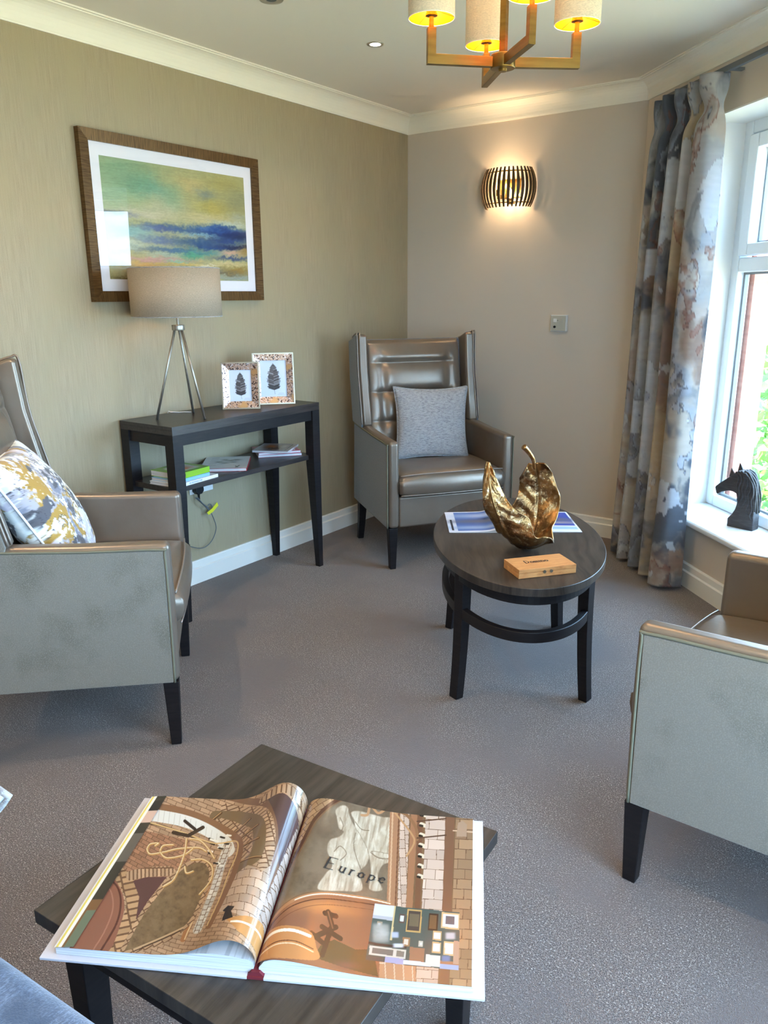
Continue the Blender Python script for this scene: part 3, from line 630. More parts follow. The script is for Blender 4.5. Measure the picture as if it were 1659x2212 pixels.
def cvr(base, acc):
    def f(c):
        c.poly([(0, 0), (100, 0), (100, 100), (0, 100)], base); c.blob(60, 50, 28, 26, acc[0], .95, warp=10, seed=3); c.blob(40, 35, 22, 18, acc[1], .9, warp=10, seed=5); c.blob(35, 72, 20, 12, acc[2], .9, warp=6, seed=9); c.line([(12, 88), (88, 88)], 3, acc[3], .9)
    return f
book('pink-edged magazine at the bottom of the right-hand shelf pile', (.162, -1.440), .19, .22, .014, -.668, (150, 62, 78), paint=cvr((168, 60, 80), [(90, 70, 80), (216, 190, 190), (60, 46, 60), (240, 240, 240)]), cat='magazine', name='magazine', z=ZS)
book('red and pink magazine in the middle of the right-hand shelf pile', (.160, -1.448), .185, .215, .011, -.60, (196, 96, 116), paint=cvr((186, 78, 96), [(120, 50, 60), (226, 200, 200), (90, 60, 70), (240, 240, 240)]), cat='magazine', name='magazine', z=ZS+.0145, spine=(206, 120, 140))
book('magazine in a clear sleeve with a food cover, topmost of the right-hand shelf pile', (.172, -1.462), .20, .185, .010, -1.107, (190, 176, 176), paint=cvr((176, 164, 168), [(92, 60, 40), (176, 110, 60), (210, 200, 200), (66, 66, 86)]), cat='magazine', name='magazine', z=ZS+.026)

# ------------------------------------------------------------------ socket, plug, cables
t = thing('double_socket', 'white double wall socket on the olive wall under the console shelf', 'socket', (0, -1.825, .495))
bm = NB(); box(bm, 0, .009, -.074, .074, -.043, .043); obj('face_plate', bm, M['white'], t, bev=.003)
for s in (-1, 1):
    bm = NB(); box(bm, .009, .012, s*.052-.006, s*.052+.006, .012, .03); obj('rocker_switch', bm, M['white'], t)
t = thing('power_plug', 'black three-pin plug with bundled grey cord and yellow tag under the console shelf', 'plug', (.009, -1.862, .48))
bm = NB(); prism(bm, [(-.024, .02), (.024, .02), (.026, -.012), (.014, -.026), (-.014, -.026), (-.026, -.012)], lambda y, z: (.0, y, z), lambda y, z: (.03, y, z)); obj('plug_body', bm, M['darkpl'], t, bev=.004)
bm = NB(); tube(bm, [(.016, 0, -.024), (.016, .003, -.055)], .007, 8, r1=.004); obj('strain_relief', bm, M['darkpl'], t)
pl = t
bm = NB(); tube(bm, bez([(.025, -1.86, .425), (.03, -1.85, .41), (.03, -1.83, .385), (.03, -1.80, .36), (.03, -1.785, .372), (.03, -1.80, .39), (.03, -1.82, .375), (.03, -1.80, .352), (.028, -1.775, .30), (.025, -1.765, .25), (.024, -1.80, .195), (.022, -1.86, .175), (.02, -1.95, .21), (.02, -2.05, .26)], 8), .0022, 6); obj('cable', bm, M['cable'], t, smooth=True).location = (-.009, 1.862, -.48)
bm = NB()
for k in range(3): tube(bm, bez([(.028+k*.004, -1.885+k*.004, .44), (.03+k*.003, -1.85, .405), (.03, -1.815+k*.004, .37)], 6), .0025, 6)
obj('cable_bundle', bm, M['cable'], t, smooth=True).location = (-.009, 1.862, -.48)
bm = NB(); prism(bm, [(-1.825, .352), (-1.79, .366), (-1.755, .39), (-1.748, .372), (-1.785, .348), (-1.815, .338)], lambda y, z: (.033, y, z), lambda y, z: (.035, y, z)); obj('cable_tag', bm, M['yellow'], t).location = (-.009, 1.862, -.48)

# ------------------------------------------------------------------ framed painting
PY0, PY1, PZ0, PZ1 = -2.332, -1.349, 1.362, 2.020
t = thing('framed_painting', 'large framed abstract seascape painting hanging on the olive wall above the lamp', 'painting', (0, PY0, PZ0)); PW, PH = PY1-PY0, PZ1-PZ0; fw_ = .043
out = [(0, 0), (PW, 0), (PW, PH), (0, PH)]; inn = [(fw_, fw_), (PW-fw_, fw_), (PW-fw_, PH-fw_), (fw_, PH-fw_)]
for k in range(4):
    bm = NB(); a, b = out[k], out[(k+1) % 4]; c, d = inn[(k+1) % 4], inn[k]
    quad_box(bm, [(.003, a[0], a[1]), (.003, b[0], b[1]), (.003, c[0], c[1]), (.003, d[0], d[1]), (.030, a[0], a[1]), (.030, b[0], b[1]), (.026, c[0], c[1]), (.026, d[0], d[1])])
    obj('frame_rail', bm, M['frame'] if k % 2 else M['frameh'], t)
bm = NB(); box(bm, .008, .016, fw_-.001, PW-fw_+.001, fw_-.001, PH-fw_+.001); obj('mount_board', bm, M['mount'], t)
AX, AY = np.meshgrid(np.linspace(0, 1, 330), np.linspace(1, 0, 215))
def art(U, V):      # U right, V down; painted in units of the print
    X = U*1000; Y = V*740; wx = 60*(fbm(X/120, Y/60, 3)-.5); wy = 46*(fbm(X/110+4, Y/50, 8)-.5)+34*(fbm(X/26, Y/16, 12)-.5)+26*(fbm(X/9, Y/9, 15)-.5); wx = wx+50*(fbm(X/16, Y/5, 17)-.5)
    c = Canvas(X+wx, Y+wy, (172, 168, 118))
    B = [(120, 60, 260, 120, (128, 158, 122), .9), (60, 220, 220, 110, (150, 176, 142), .9), (330, 150, 130, 70, (86, 158, 146), .8), (210, 150, 150, 60, (104, 146, 116), .6), (560, 100, 220, 60, (190, 172, 116), .9),
         (700, 150, 80, 40, (110, 128, 134), .8), (850, 60, 160, 60, (168, 156, 92), .9), (760, 240, 200, 70, (176, 160, 84), .9), (940, 180, 120, 90, (140, 140, 104), .8), (420, 260, 180, 90, (176, 178, 148), .8),
         (450, 190, 70, 90, (128, 162, 130), .6), (230, 320, 220, 40, (196, 190, 168), .8), (700, 320, 240, 40, (196, 184, 140), .8), (930, 290, 90, 36, (160, 164, 150), .7), (80, 330, 130, 16, (90, 100, 140), .7),
         (450, 400, 260, 26, (60, 92, 138), .9), (330, 410, 120, 24, (84, 92, 146), .8), (800, 395, 180, 34, (38, 78, 140), .95), (690, 380, 60, 14, (150, 180, 200), .8), (850, 430, 190, 26, (24, 44, 92), .95), (960, 430, 80, 14, (20, 34, 72), .95),
         (500, 440, 200, 14, (190, 184, 140), .7), (330, 480, 170, 26, (92, 106, 158), .8), (640, 480, 240, 30, (48, 84, 132), .9), (860, 500, 200, 22, (26, 46, 104), .95), (150, 440, 160, 40, (120, 176, 196), .7), (120, 520, 180, 30, (190, 206, 196), .8),
         (430, 545, 230, 22, (60, 98, 148), .9), (700, 545, 200, 22, (64, 132, 140), .8), (560, 575, 90, 22, (72, 160, 130), .85), (350, 580, 140, 16, (160, 180, 170), .8), (760, 385, 230, 30, (44, 84, 150), .9), (880, 412, 160, 22, (20, 40, 96), .95), (640, 425, 150, 12, (130, 170, 190), .8), (840, 455, 200, 16, (34, 64, 128), .9), (930, 498, 130, 14, (16, 26, 70), .95), (700, 505, 160, 14, (40, 76, 132), .9), (880, 340, 150, 16, (190, 200, 190), .8), (870, 545, 110, 24, (206, 160, 140), .95), (980, 530, 60, 34, (150, 122, 66), .9),
         (300, 610, 300, 16, (196, 150, 160), .7), (450, 625, 70, 8, (96, 200, 206), .8), (880, 585, 180, 14, (52, 70, 122), .9), (520, 640, 260, 16, (212, 176, 100), .9), (680, 640, 70, 9, (230, 226, 214), .9), (860, 625, 160, 16, (206, 184, 136), .9), (220, 650, 120, 20, (206, 170, 96), .9),
         (700, 670, 250, 18, (112, 122, 140), .8), (330, 668, 130, 16, (206, 160, 118), .9), (900, 665, 160, 22, (150, 116, 50), .9), (560, 675, 140, 8, (70, 84, 130), .7), (250, 700, 220, 26, (140, 120, 66), .95), (120, 690, 120, 40, (190, 182, 150), .8), (780, 690, 180, 12, (92, 70, 40), .8),
         (650, 720, 260, 20, (140, 148, 140), .8), (930, 715, 160, 26, (150, 156, 150), .9), (140, 735, 160, 20, (96, 78, 40), .9)]
    for i, (x, y, rx, ry, col, a) in enumerate(B): c.blob(x, y, rx*.95, ry*1.0, col, a, p=2.2)
    n = fbm(X/14, Y/5, 31)-.5; n2 = fbm(X/90, Y/4, 40)-.5
    return c.C*(1+.16*n[..., None]+.14*n2[..., None])
mo = .078
obj('print', grid_mesh('print', np.stack([AX*0+.0165, fw_+mo*.62+AX*(PW-2*fw_-mo*1.24), fw_+mo*.62+(1-AY)*(PH-2*fw_-mo*1.24)], -1), art(AX, AY)), M['matprint'], t)
bm = NB(); box(bm, .0215, .0230, fw_+.001, PW-fw_-.001, fw_+.001, PH-fw_-.001); obj('glazing', bm, M['pane'], t)

# ------------------------------------------------------------------ wall light
t = thing('wall_sconce', 'curved slatted brown wall light glowing on the taupe wall', 'wall light', (.705, 0, 1.965))
bm = NB(); box(bm, -.075, .075, -.012, 0, -.05, .05); obj('back_plate', bm, M['brass'], t, bev=.003)
NS = 19
def sc_r(z): return 1-.20*(z/.11)**2
for k in range(NS):
    th = PI*(k+.0)/(NS-1); c_, s_ = math.cos(th), math.sin(th); bm = NB(); rows = []
    tx, ty = -s_, c_
    for q in range(11):
        z = -.105+.21*q/10; r = sc_r(z); wv = .0088*(1-.55*(abs(z)/.105)**2); px, py = -.166*r*c_, -.012-.125*r*s_
        n_ = Vector((-c_*.125, -s_*.166, 0)).normalized(); tg = Vector((n_.y, -n_.x, 0))
        zz = z + (.010*(.166-abs(px))/.166)*(1 if z > 0 else -1)*.0
        rows.append([bm.verts.new(Vector((px, py, z))+tg*a*wv+n_*b*.0025) for a, b in ((-1, -1), (1, -1), (1, 1), (-1, 1))])
    for A, B in zip(rows, rows[1:]):
        for i in range(4): bm.faces.new([A[i], A[(i+1) % 4], B[(i+1) % 4], B[i]])
    bm.faces.new(rows[0][::-1]); bm.faces.new(rows[-1]); obj('slat', bm, M['sconcewood'], t)
for zz in (-.082, .082):
    bm = NB(); r = sc_r(zz)*.955; tube(bm, [(-.166*r*math.cos(a), -.012-.125*r*math.sin(a), zz) for a in np.linspace(0, PI, 25)], .0035, 6); obj('support_hoop', bm, M['brass'], t, smooth=True)
for (x, z, zt) in ((-.045, .02, .045), (.035, -.03, -.005)):
    bm = NB(); lathe(bm, [(.001, z-.03), (.009, z-.02), (.010, z), (.006, z+.018), (.001, z+.03)], x, -.06, 12); obj('candle_bulb', bm, M['bulb'], t, smooth=True)
    bm = NB(); tube(bm, [(x, -.06, z-.06), (x, -.06, z-.028)], .009, 10); tube(bm, [(x, -.06, z-.05), (x, -.006, z-.05)], .004, 8); obj('lamp_holder', bm, M['brass'], t)
    lamp('sconce_light', (.705+x, -.06, 1.965+z), 7.5, (1, .72, .42), .012)

# thermostat / call point on the taupe wall
t = thing('wall_call_point', 'small square beige control plate with buttons on the taupe wall', 'wall control', (1.0545, 0, 1.222))
bm = NB(); box(bm, -.048, .048, -.024, 0, -.046, .046); obj('back_box', bm, M['white'], t, bev=.002)
bm = NB(); box(bm, -.044, .044, -.028, -.024, -.042, .042); obj('face_plate', bm, M['plate'], t, bev=.001)
for s, mm in ((-1, M['white']), (1, M['plate'])):
    bm = NB(); box(bm, s*.018-.010, s*.018+.010, -.031, -.028, .006, .026); obj('push_button', bm, mm, t, bev=.001)
bm = NB(); box(bm, -.004, .000, -.0295, -.028, .014, .018); obj('indicator', bm, M['darkpl'], t)
bm = NB(); tube(bm, [(-.019, -.028, -.02), (-.019, -.033, -.02)], .007, 14); obj('jack_socket', bm, M['darkpl'], t)
for s in (-1, 1):
    bm = NB(); tube(bm, [(s*.035, -.028, .0), (s*.035, -.0295, .0)], .003, 10); obj('screw', bm, M['chrome'], t)

# ------------------------------------------------------------------ ceiling fittings
def downlight(label, x, y, watts, group=None, size=2.4):
    t = thing('downlight', label, 'ceiling light', (x, y, ZT), 0, group)
    bm = NB(); lathe(bm, [(.024, -.0005), (.024, -.003), (.034, -.004), (.0365, -.002), (.0365, -.0003)], 0, 0, 40, cap=False); obj('bezel', bm, M['chrome'], t, smooth=True)
    bm = NB(); lathe(bm, [(.001, -.0025), (.023, -.0025), (.0235, -.0005)], 0, 0, 32, cap=False); obj('lamp_lens', bm, M['led'], t)
    sp = bpy.data.lights.new('downlight_beam', 'SPOT'); sp.energy = watts; sp.spot_size = size; sp.spot_blend = .9; sp.color = (1, .74, .48); sp.shadow_soft_size = .03
    o = bpy.data.objects.new('downlight_beam', sp); COL.objects.link(o); o.location = (x, y, ZT-.012)
downlight('lit round recessed spotlight in the ceiling, left of the pendant light', .698, -1.291, 10, 'ceiling spotlights')
for x, y, lb in ((.75, -3.4, 'added unseen ceiling spotlight above the left armchair'), (.75, -4.9, 'added unseen ceiling spotlight behind the viewpoint near the olive wall'), (2.55, -3.5, 'added unseen ceiling spotlight above the square coffee table'), (2.55, -5.1, 'added unseen ceiling spotlight behind the viewpoint on the window side')):
    downlight(lb, x, y, 28, 'ceiling spotlights', 2.75)  # these four are added out of view to warm and brighten the room
t = thing('ceiling_sensor', 'unlit round grey ceiling fitting at the top edge, left of the lit spotlight', 'ceiling fitting', (.700, -1.935, ZT))
bm = NB(); lathe(bm, [(.019, -.002), (.022, -.005), (.042, -.003), (.044, -.0003)], 0, 0, 40, cap=False); obj('bezel', bm, M['chrome'], t, smooth=True)
bm = NB(); lathe(bm, [(.001, -.0015), (.019, -.0015)], 0, 0, 32, cap=False); obj('lens', bm, M['cable'], t)

# ------------------------------------------------------------------ chandelier
t = thing('chandelier', 'aged brass four-arm pendant light with cream drum shades lined in gold', 'chandelier', (1.742, -2.11, 0))
HZ = 2.0
bm = NB(); lathe(bm, [(0, HZ-.006), (.012, HZ-.006), (.012, HZ+.001), (.034, HZ+.001), (.035, HZ+.003), (.035, HZ+.036), (.033, HZ+.038), (0, HZ+.038)], 0, 0, 36); obj('hub', bm, M['brass'], t, bev=.001)
bm = NB(); box(bm, -.009, .009, -.009, .009, HZ+.036, ZT-.02); obj('drop_rod', bm, M['brass'], t, bev=.001)
bm = NB(); lathe(bm, [(0, ZT-.025), (.055, ZT-.025), (.055, ZT-.001), (0, ZT-.001)], 0, 0, 36); obj('ceiling_rose', bm, M['brass'], t, bev=.002)
for deg in (40, 132, 226, -43):
    a = math.radians(deg); ca, sa = math.cos(a), math.sin(a)
    T = lambda r, s, z: (r*ca-s*sa, r*sa+s*ca, z)
    bm = NB(); R_ = .222; e = .0095
    pts = [(.03, HZ+.004), (R_, HZ+.004), (R_, HZ+.095), (R_-.024, HZ+.095), (R_-.024, HZ+.030), (.03, HZ+.030)]
    prism(bm, pts, lambda r, z: T(r, -e, z), lambda r, z: T(r, e, z)); arm = obj('arm', bm, M['brass'], t, bev=.001)
    cx, cy = (R_-.012)*ca, (R_-.012)*sa
    bm = NB(); lathe(bm, [(.0, HZ+.094), (.007, HZ+.094), (.007, HZ+.122), (.017, HZ+.124), (.017, HZ+.128), (.015, HZ+.130), (.015, HZ+.145), (0, HZ+.145)], cx, cy, 20); obj('lamp_holder', bm, M['brass'], t)
    z0, z1 = HZ+.118, HZ+.262
    bm = NB(); lathe(bm, [(.0645, z0), (.0645, z1)], cx, cy, 48, cap=False); sh = obj('lamp_shade', bm, M['creamshade'], t, smooth=True)
    bm = NB(); lathe(bm, [(.0632, z0+.0005), (.0632, z1-.0005)], cx, cy, 48, cap=False); obj('gold_lining', bm, M['gold_in'], sh, smooth=True)
    bm = NB(); tube(bm, [(cx+.064*math.cos(b), cy+.064*math.sin(b), z0) for b in np.linspace(0, 2*PI, 49)[:-1]], .0012, 5, closed=True)
    obj('shade_rim', bm, M['whiteink'], sh, smooth=True)
    bm = NB()
    for b in (.6, .6+2.1, .6+4.2): tube(bm, [(cx+.016*math.cos(b), cy+.016*math.sin(b), z0+.018), (cx+.063*math.cos(b), cy+.063*math.sin(b), z0+.004)], .0008, 4)
    obj('shade_spoke', bm, M['brass'], sh)
    bm = NB(); lathe(bm, [(.001, HZ+.145), (.012, HZ+.152), (.017, HZ+.175), (.012, HZ+.195), (.001, HZ+.205)], cx, cy, 16); obj('bulb', bm, M['bulb'], t, smooth=True)
    lamp('chandelier_light', (1.742+cx, -2.11+cy, HZ+.212), 4.6, (1, .74, .42), .012)

# ------------------------------------------------------------------ curtain and track
t = thing('curtain_track', 'grey curtain track running above the window on the taupe wall', 'curtain track', (0, 0, 0))
bm = NB(); wbox(bm, .30, WEND-.2, -.086, -.066, 2.252, 2.274); obj('rail', bm, M['cable'], t, bev=.002)
bm = NB()
for u in (.42, .80, 1.4, 2.0): wbox(bm, u-.012, u+.012, -.066, 0, 2.262, 2.272)
obj('bracket', bm, M['cable'], t)
def wcol(u, v):
    x = u*2.3; y = v*3.1; C = np.ones(u.shape+(3,))*np.array([176, 168, 160.])
    def mx(m, c, a=1.): nonlocal C; m = np.clip(m, 0, 1)[..., None]*a; C = C*(1-m)+m*np.array(c, float)
    w1 = fbm(x*1.3, y*1.3, 2)-.5; w2 = fbm(x*1.3+4, y*1.3+7, 5)-.5
    def n(s, sd, ax=1., ay=1.): return fbm(x*s*ax+w1*1.2, y*s*ay+w2*1.2, sd)
    a = n(.8, 11, 1.3, .9); mx((a-.50)/.12, (112, 116, 126), .9)
    b = n(.9, 23); mx((b-.53)/.10, (196, 172, 138), .8)
    c = n(1.1, 31); mx((c-.56)/.10, (142, 116, 102), .8)
    d = n(.9, 47); mx((d-.5)/.1, (206, 206, 208), .55)
    e = n(.8, 53, 1.2, 1.); mx((e-.58)/.08, (74, 80, 92), .85)
    # hard watercolour edges
    f = fbm(x*1.1+w1*.5, y*.9+w2*.5, 61)+.10*(fbm(x*7, y*7, 66)-.5); m1 = (f > .545); ed = np.clip(1-np.abs(f-.545)/.006, 0, 1)
    mx(m1*np.clip(1-(f-.545)/.12, 0, 1)*.75, (156, 166, 184)); mx(ed, (74, 72, 82), .85)
    g = fbm(x*1.2+8, y*1.0+3, 71)+.12*(fbm(x*6, y*6, 76)-.5); m2 = (g > .62); mx(m2*np.clip(1-(g-.62)/.05, 0, 1)*.6, (128, 82, 70)); mx(np.clip(1-np.abs(g-.62)/.003, 0, 1), (76, 54, 54), .7)
    h = fbm(x*1.0+20, y*1.1+13, 81)+.12*(fbm(x*6, y*6, 86)-.5); mx((h > .60)*.8, (200, 204, 212)); mx(np.clip(1-np.abs(h-.60)/.004, 0, 1), (120, 116, 120), .7)
    C = C*(.86+.10*(fbm(x*4, y*24, 90)-.5)[..., None])
    return C
def curtain():
    # plan path (u along wall, off from wall), pleats tight at the top and looser below
    ns, nv = 420, 260
    keys = [(.262, -.055), (.262, -.11), (.30, -.125), (.325, -.06), (.355, -.05), (.375, -.13), (.41, -.14), (.43, -.06), (.46, -.05), (.485, -.13), (.52, -.145), (.545, -.07), (.575, -.055), (.60, -.13), (.63, -.15), (.655, -.085), (.685, -.065), (.70, -.12), (.735, -.165), (.79, -.135), (.80, -.06)]
    P = np.array([(p.x, p.y) for p in bez([(a, b, 0) for a, b in keys], 30)]); d = np.r_[0, np.cumsum(np.hypot(*np.diff(P, axis=0).T))]; s = np.linspace(0, d[-1], ns)
    u = np.interp(s, d, P[:, 0]); o = np.interp(s, d, P[:, 1]); s = s/d[-1]
    V = np.linspace(0, 1, nv)[:, None]; z = 2.255+(.022-2.255)*V
    sp = 1+.13*V**.8                      # spreads towards the hem
    um = .53; uu = um+(u[None]-um)*sp+.012*V+.006*np.sin(V*5+s[None]*20)*V
    pinch = np.exp(-((V-.055)/.022)**2)
    oo = -.085+(o[None]+.095)*(1-.45*np.exp(-(V/.03)**2)*0-.55*pinch)*(1+.18*V)-.03*V+.004*np.sin(V*9+s[None]*30)
    # flatter, boxier heading
    X, Y, Z = L+(uu+oo)*S2, (oo-uu)*S2, z+0*uu
    Cc = wcol(s[None]*2.0+0*V, (1-V)*2.2+0*s[None])
    return grid_mesh('curtain', np.stack([X, Y, Z], -1), Cc)
o = obj('curtain', curtain(), M['fabprint']); m_ = o.modifiers.new('s', 'SOLIDIFY'); m_.thickness = .003; m_.offset = 0
tag(o, 'floor-length pleated curtain with watercolour blue, grey and rust print beside the window', 'curtain')

# ------------------------------------------------------------------ oval side table
OC = (1.683, -1.772); OTH = math.radians(122.6); OZ = .513; OA, OB = .559, .310
t = thing('oval_table', 'oval dark wood coffee table with curved stretcher holding the gold leaf bowl', 'coffee table', (OC[0], OC[1], 0), OTH)
def ell(a, b, n=120): return [(a*math.cos(2*PI*k/n), b*math.sin(2*PI*k/n)) for k in range(n)]
bm = NB(); prism(bm, ell(OA, OB), lambda x, y: (x, y, OZ-.028), lambda x, y: (x, y, OZ)); obj('tabletop', bm, M['oaktop'], t, bev=.0025)
def ring(bm, a, b, wd, z0, z1, n=96):
    O = ell(a, b, n); I = ell(a-wd, b-wd, n); vo0 = [bm.verts.new((*p, z0)) for p in O]; vo1 = [bm.verts.new((*p, z1)) for p in O]; vi0 = [bm.verts.new((*p, z0)) for p in I]; vi1 = [bm.verts.new((*p, z1)) for p in I]
    for k in range(n):
        j = (k+1) % n
        bm.faces.new([vo0[k], vo0[j], vo1[j], vo1[k]]); bm.faces.new([vi0[k], vi1[k], vi1[j], vi0[j]]); bm.faces.new([vo1[k], vo1[j], vi1[j], vi1[k]]); bm.faces.new([vo0[k], vi0[k], vi0[j], vo0[j]])
bm = NB(); ring(bm, OA-.045, OB-.03, .02, OZ-.072, OZ-.029); obj('apron', bm, M['black'], t, smooth=False)
bm = NB(); ring(bm, OA-.055, OB-.035, .026, .305, .342); obj('stretcher_ring', bm, M['black'], t, bev=.003)
for sx in (-1, 1):
    for sy in (-1, 1):
        bm = NB(); v = None; ang = math.atan2(sy*.22, sx*.30)
        ex = Vector((sx*.62, sy*.78, 0)).normalized(); ey = Vector((-ex.y, ex.x, 0))
        for k in range(13):
            z = (OZ-.03)*k/12; tt = z/(OZ-.03); off = .022*(1-tt)**2.2-.004; w_ = .0165+.0045*tt; hgt = .020+.003*tt
            c = Vector((sx*.292, sy*.213, z))+ex*(off)
            q = [bm.verts.new(c+ex*a*w_+ey*b*hgt) for a, b in ((-1, -1), (1, -1), (1, 1), (-1, 1))]
            if v:
                for i in range(4): bm.faces.new([v[i], v[(i+1) % 4], q[(i+1) % 4], q[i]])
            else: bm.faces.new(q)
            v = q
        bm.faces.new(v[::-1]); obj('leg', bm, M['black'], t, bev=.003)

# ------------------------------------------------------------------ gold leaf bowl
vd = Vector((1.76-CAM[0], -1.90-CAM[1], 0)).normalized(); vr = Vector((vd.y, -vd.x, 0))
t = thing('leaf_bowl', 'gold metal sculpture of a curled leaf with a stem on the oval table', 'sculpture', (1.757, -1.915, OZ))
def LP(e, a, z): return vr*e+vd*a+Vector((0, 0, z))
mid = [(-.108, -.050, .318), (-.104, -.075, .27), (-.088, -.092, .20), (-.060, -.090, .125), (-.028, -.070, .062), (.008, -.035, .016), (.036, .015, .008), (.056, .060, .045), (.066, .090, .11), (.066, .104, .18), (.060, .102, .245), (.050, .092, .290)]
wL = [.004, .024, .038, .048, .060, .074, .086, .096, .098, .090, .068, .022]
wR = [.004, .024, .050, .070, .090, .102, .106, .098, .084, .078, .066, .034]
mp_ = bez(mid, 12); nm = len(mp_)
def intp(a, n): return np.interp(np.linspace(0, len(a)-1, n), range(len(a)), a)
WL, WR = intp(wL, nm), intp(wR, nm); ncr = 56
G = np.zeros((nm, ncr, 3)); S_ = np.linspace(-1, 1, ncr)
for i in range(nm):
    tt = i/(nm-1); a = mp_[max(i-1, 0)]; b = mp_[min(i+1, nm-1)]; T_ = (b-a).normalized()
    ph = max(0., min(1., (tt-.30)/.25)); ph = math.sin(PI*max(0, min(1, (tt-.2)/.6)))
    cr = Vector((1-.18*ph, -.55*ph, 0)).normalized(); cr = (cr-T_*cr.dot(T_)).normalized(); N_ = T_.cross(cr)
    inw = Vector((0.0, .0, .10))+Vector((-.03, .01, .12)) - mp_[i]
    if N_.dot(inw) < 0: N_ = -N_
    for j, s in enumerate(S_):
        wd_ = WL[i] if s < 0 else WR[i]
        wav = 1+.10*math.sin(tt*26+(2 if s < 0 else 0))*abs(s)**2
        x = s*wd_*wav; cup = ((.34 if tt < .45 else .34-.26*min(1, (tt-.45)/.25))+.14*ph)*wd_*abs(s)**1.9 + .012*math.sin(tt*38+s*2)*abs(s)**3
        vein = .0035*math.exp(-(s/.06)**2)*-1
        lat = .0022*math.cos((tt*14-abs(s)*1.3)*2*PI)*min(1, abs(s)*3)*(1-abs(s)*.4)
        p = mp_[i]+cr*x*(1-.12*abs(s))+N_*(cup+vein+lat)
        q = LP(p.x, p.y, max(p.z, .006)); G[i, j] = q
me = grid_mesh('leaf_blade', G)
o = obj('leaf_blade', me, M['bronze'], t, smooth=True); sm = o.modifiers.new('s', 'SOLIDIFY'); sm.thickness = .005; sm.offset = 0
bm = NB(); tube(bm, [LP(*p) for p in bez([(.050, .092, .270), (.044, .085, .300), (.034, .072, .322), (.020, .06, .342), (.008, .05, .356)], 6)], .0055, 12, r1=.0105); obj('leaf_stem', bm, M['bronze'], t, smooth=True)
bm = NB(); tube(bm, [LP(*(Vector(p)-Vector((0, .003 if p[2] > .05 and p[1] < 0 else -.0, .002)))) for p in mid[:6]], .003, 8); obj('leaf_midrib', bm, M['bronze'], t, smooth=True)

# ------------------------------------------------------------------ domino box
t = thing('domino_box', 'small bamboo dominoes box with engraved lid on the oval table', 'box', (1.920, -2.084, OZ+.0005), math.radians(51.5))
bm = NB(); box(bm, -.101, .101, -.057, .057, 0, .0165); obj('box_base', bm, M['bamboo'], t, bev=.0012)
bm = NB(); box(bm, -.101, .101, -.057, .057, .0172, .030); obj('lid', bm, M['bamboo'], t, bev=.0012)
text_part(t, 'Domino', lambda x, y: (-.052+x, -.004+y, .0304), .0235, M['ink'], thick=.15, thin=.06, track=.0015)
for s in (-1, 1):
    bm = NB(); tube(bm, [(s*.012, -.0572, .0165), (s*.012, -.0595, .0165)], .0055, 14); obj('clasp_dot', bm, M['champagne'], t)

# ------------------------------------------------------------------ open magazine on the oval table
mxd = Vector((.415, .291, 0)).normalized(); rzm = math.atan2(mxd.y, mxd.x)
t = thing('open_magazine', 'open magazine with blue mountain photographs behind the leaf bowl on the oval table', 'magazine', (1.589, -1.634, OZ+.0005), rzm)
def mag_page(side):
    n, m2 = 90, 70; U, V = np.meshgrid(np.linspace(0, 1, n), np.linspace(0, 1, m2))
    x = side*(.003+U*.248); z = .006+.016*np.exp(-((U-.16)/.16)**2)-.004*U; z = z*np.clip(U/.04, 0.2, 1)
    c = Canvas(U*100, V*100, (214, 214, 224))
    if side < 0:
        c.poly([(6, 6), (86, 6), (86, 97), (6, 97)], (70, 96, 158)); c.blob(40, 78, 60, 12, (168, 180, 210), .9, 10, 3); c.blob(40, 50, 60, 10, (98, 96, 110), .95, 14, 6); c.blob(30, 60, 18, 4, (40, 50, 80), .9, 6, 7); c.blob(50, 22, 70, 10, (150, 166, 200), .9, 8, 9)
        c.poly([(92, 10), (95, 10), (95, 60), (92, 60)], (34, 34, 40))
    else:
        c.poly([(4, 30), (97, 30), (97, 97), (4, 97)], (44, 66, 150)); c.blob(60, 60, 60, 10, (80, 84, 104), .95, 10, 12); c.blob(60, 45, 60, 6, (176, 160, 140), .7, 8, 14); c.poly([(4, 12), (97, 12), (97, 26), (4, 26)], (150, 180, 226))
    return grid_mesh('page', np.stack([x, -.142+V*.284, z], -1), c.C)
obj('page', mag_page(-1), M['print'], t); obj('page', mag_page(1), M['print'], t)
for s in (-1, 1):
    bm = NB(); prof = [(0.003, 0)]+[(.003+u*.248, max(.0005, (.006+.016*math.exp(-((u-.16)/.16)**2)-.004*u)*min(1, max(.2, u/.04))-.0006)) for u in np.linspace(0, 1, 24)]+[(.251, 0)]
    prism(bm, prof, lambda x, z: (s*x, -.141, z), lambda x, z: (s*x, .141, z)); obj('page_block', bm, M['paper'], t)

# ------------------------------------------------------------------ square coffee table
t = thing('square_coffee_table', 'square dark wood coffee table in the foreground carrying the open photo book', 'coffee table', (1.821, -3.274, 0), math.radians(4.0))
q = .5515
bm = NB(); box(bm, 0, q, -q, 0, .425, .450); obj('tabletop', bm, M['oaktop2'], t, bev=.0015)
bm = NB()
for (a, b, c, d) in ((.03, .052, -q+.06, -.06), (q-.052, q-.03, -q+.06, -.06), (.06, q-.06, -.052, -.03), (.06, q-.06, -q+.03, -q+.052)): box(bm, a, b, c, d, .362, .4245)
obj('apron', bm, M['black'], t)
for a in (.048, q-.048):
    for b in (-.048, -q+.048):
        bm = NB(); taper(bm, a, b, 0, .4245, .017, .025); obj('leg', bm, M['black'], t, bev=.002)

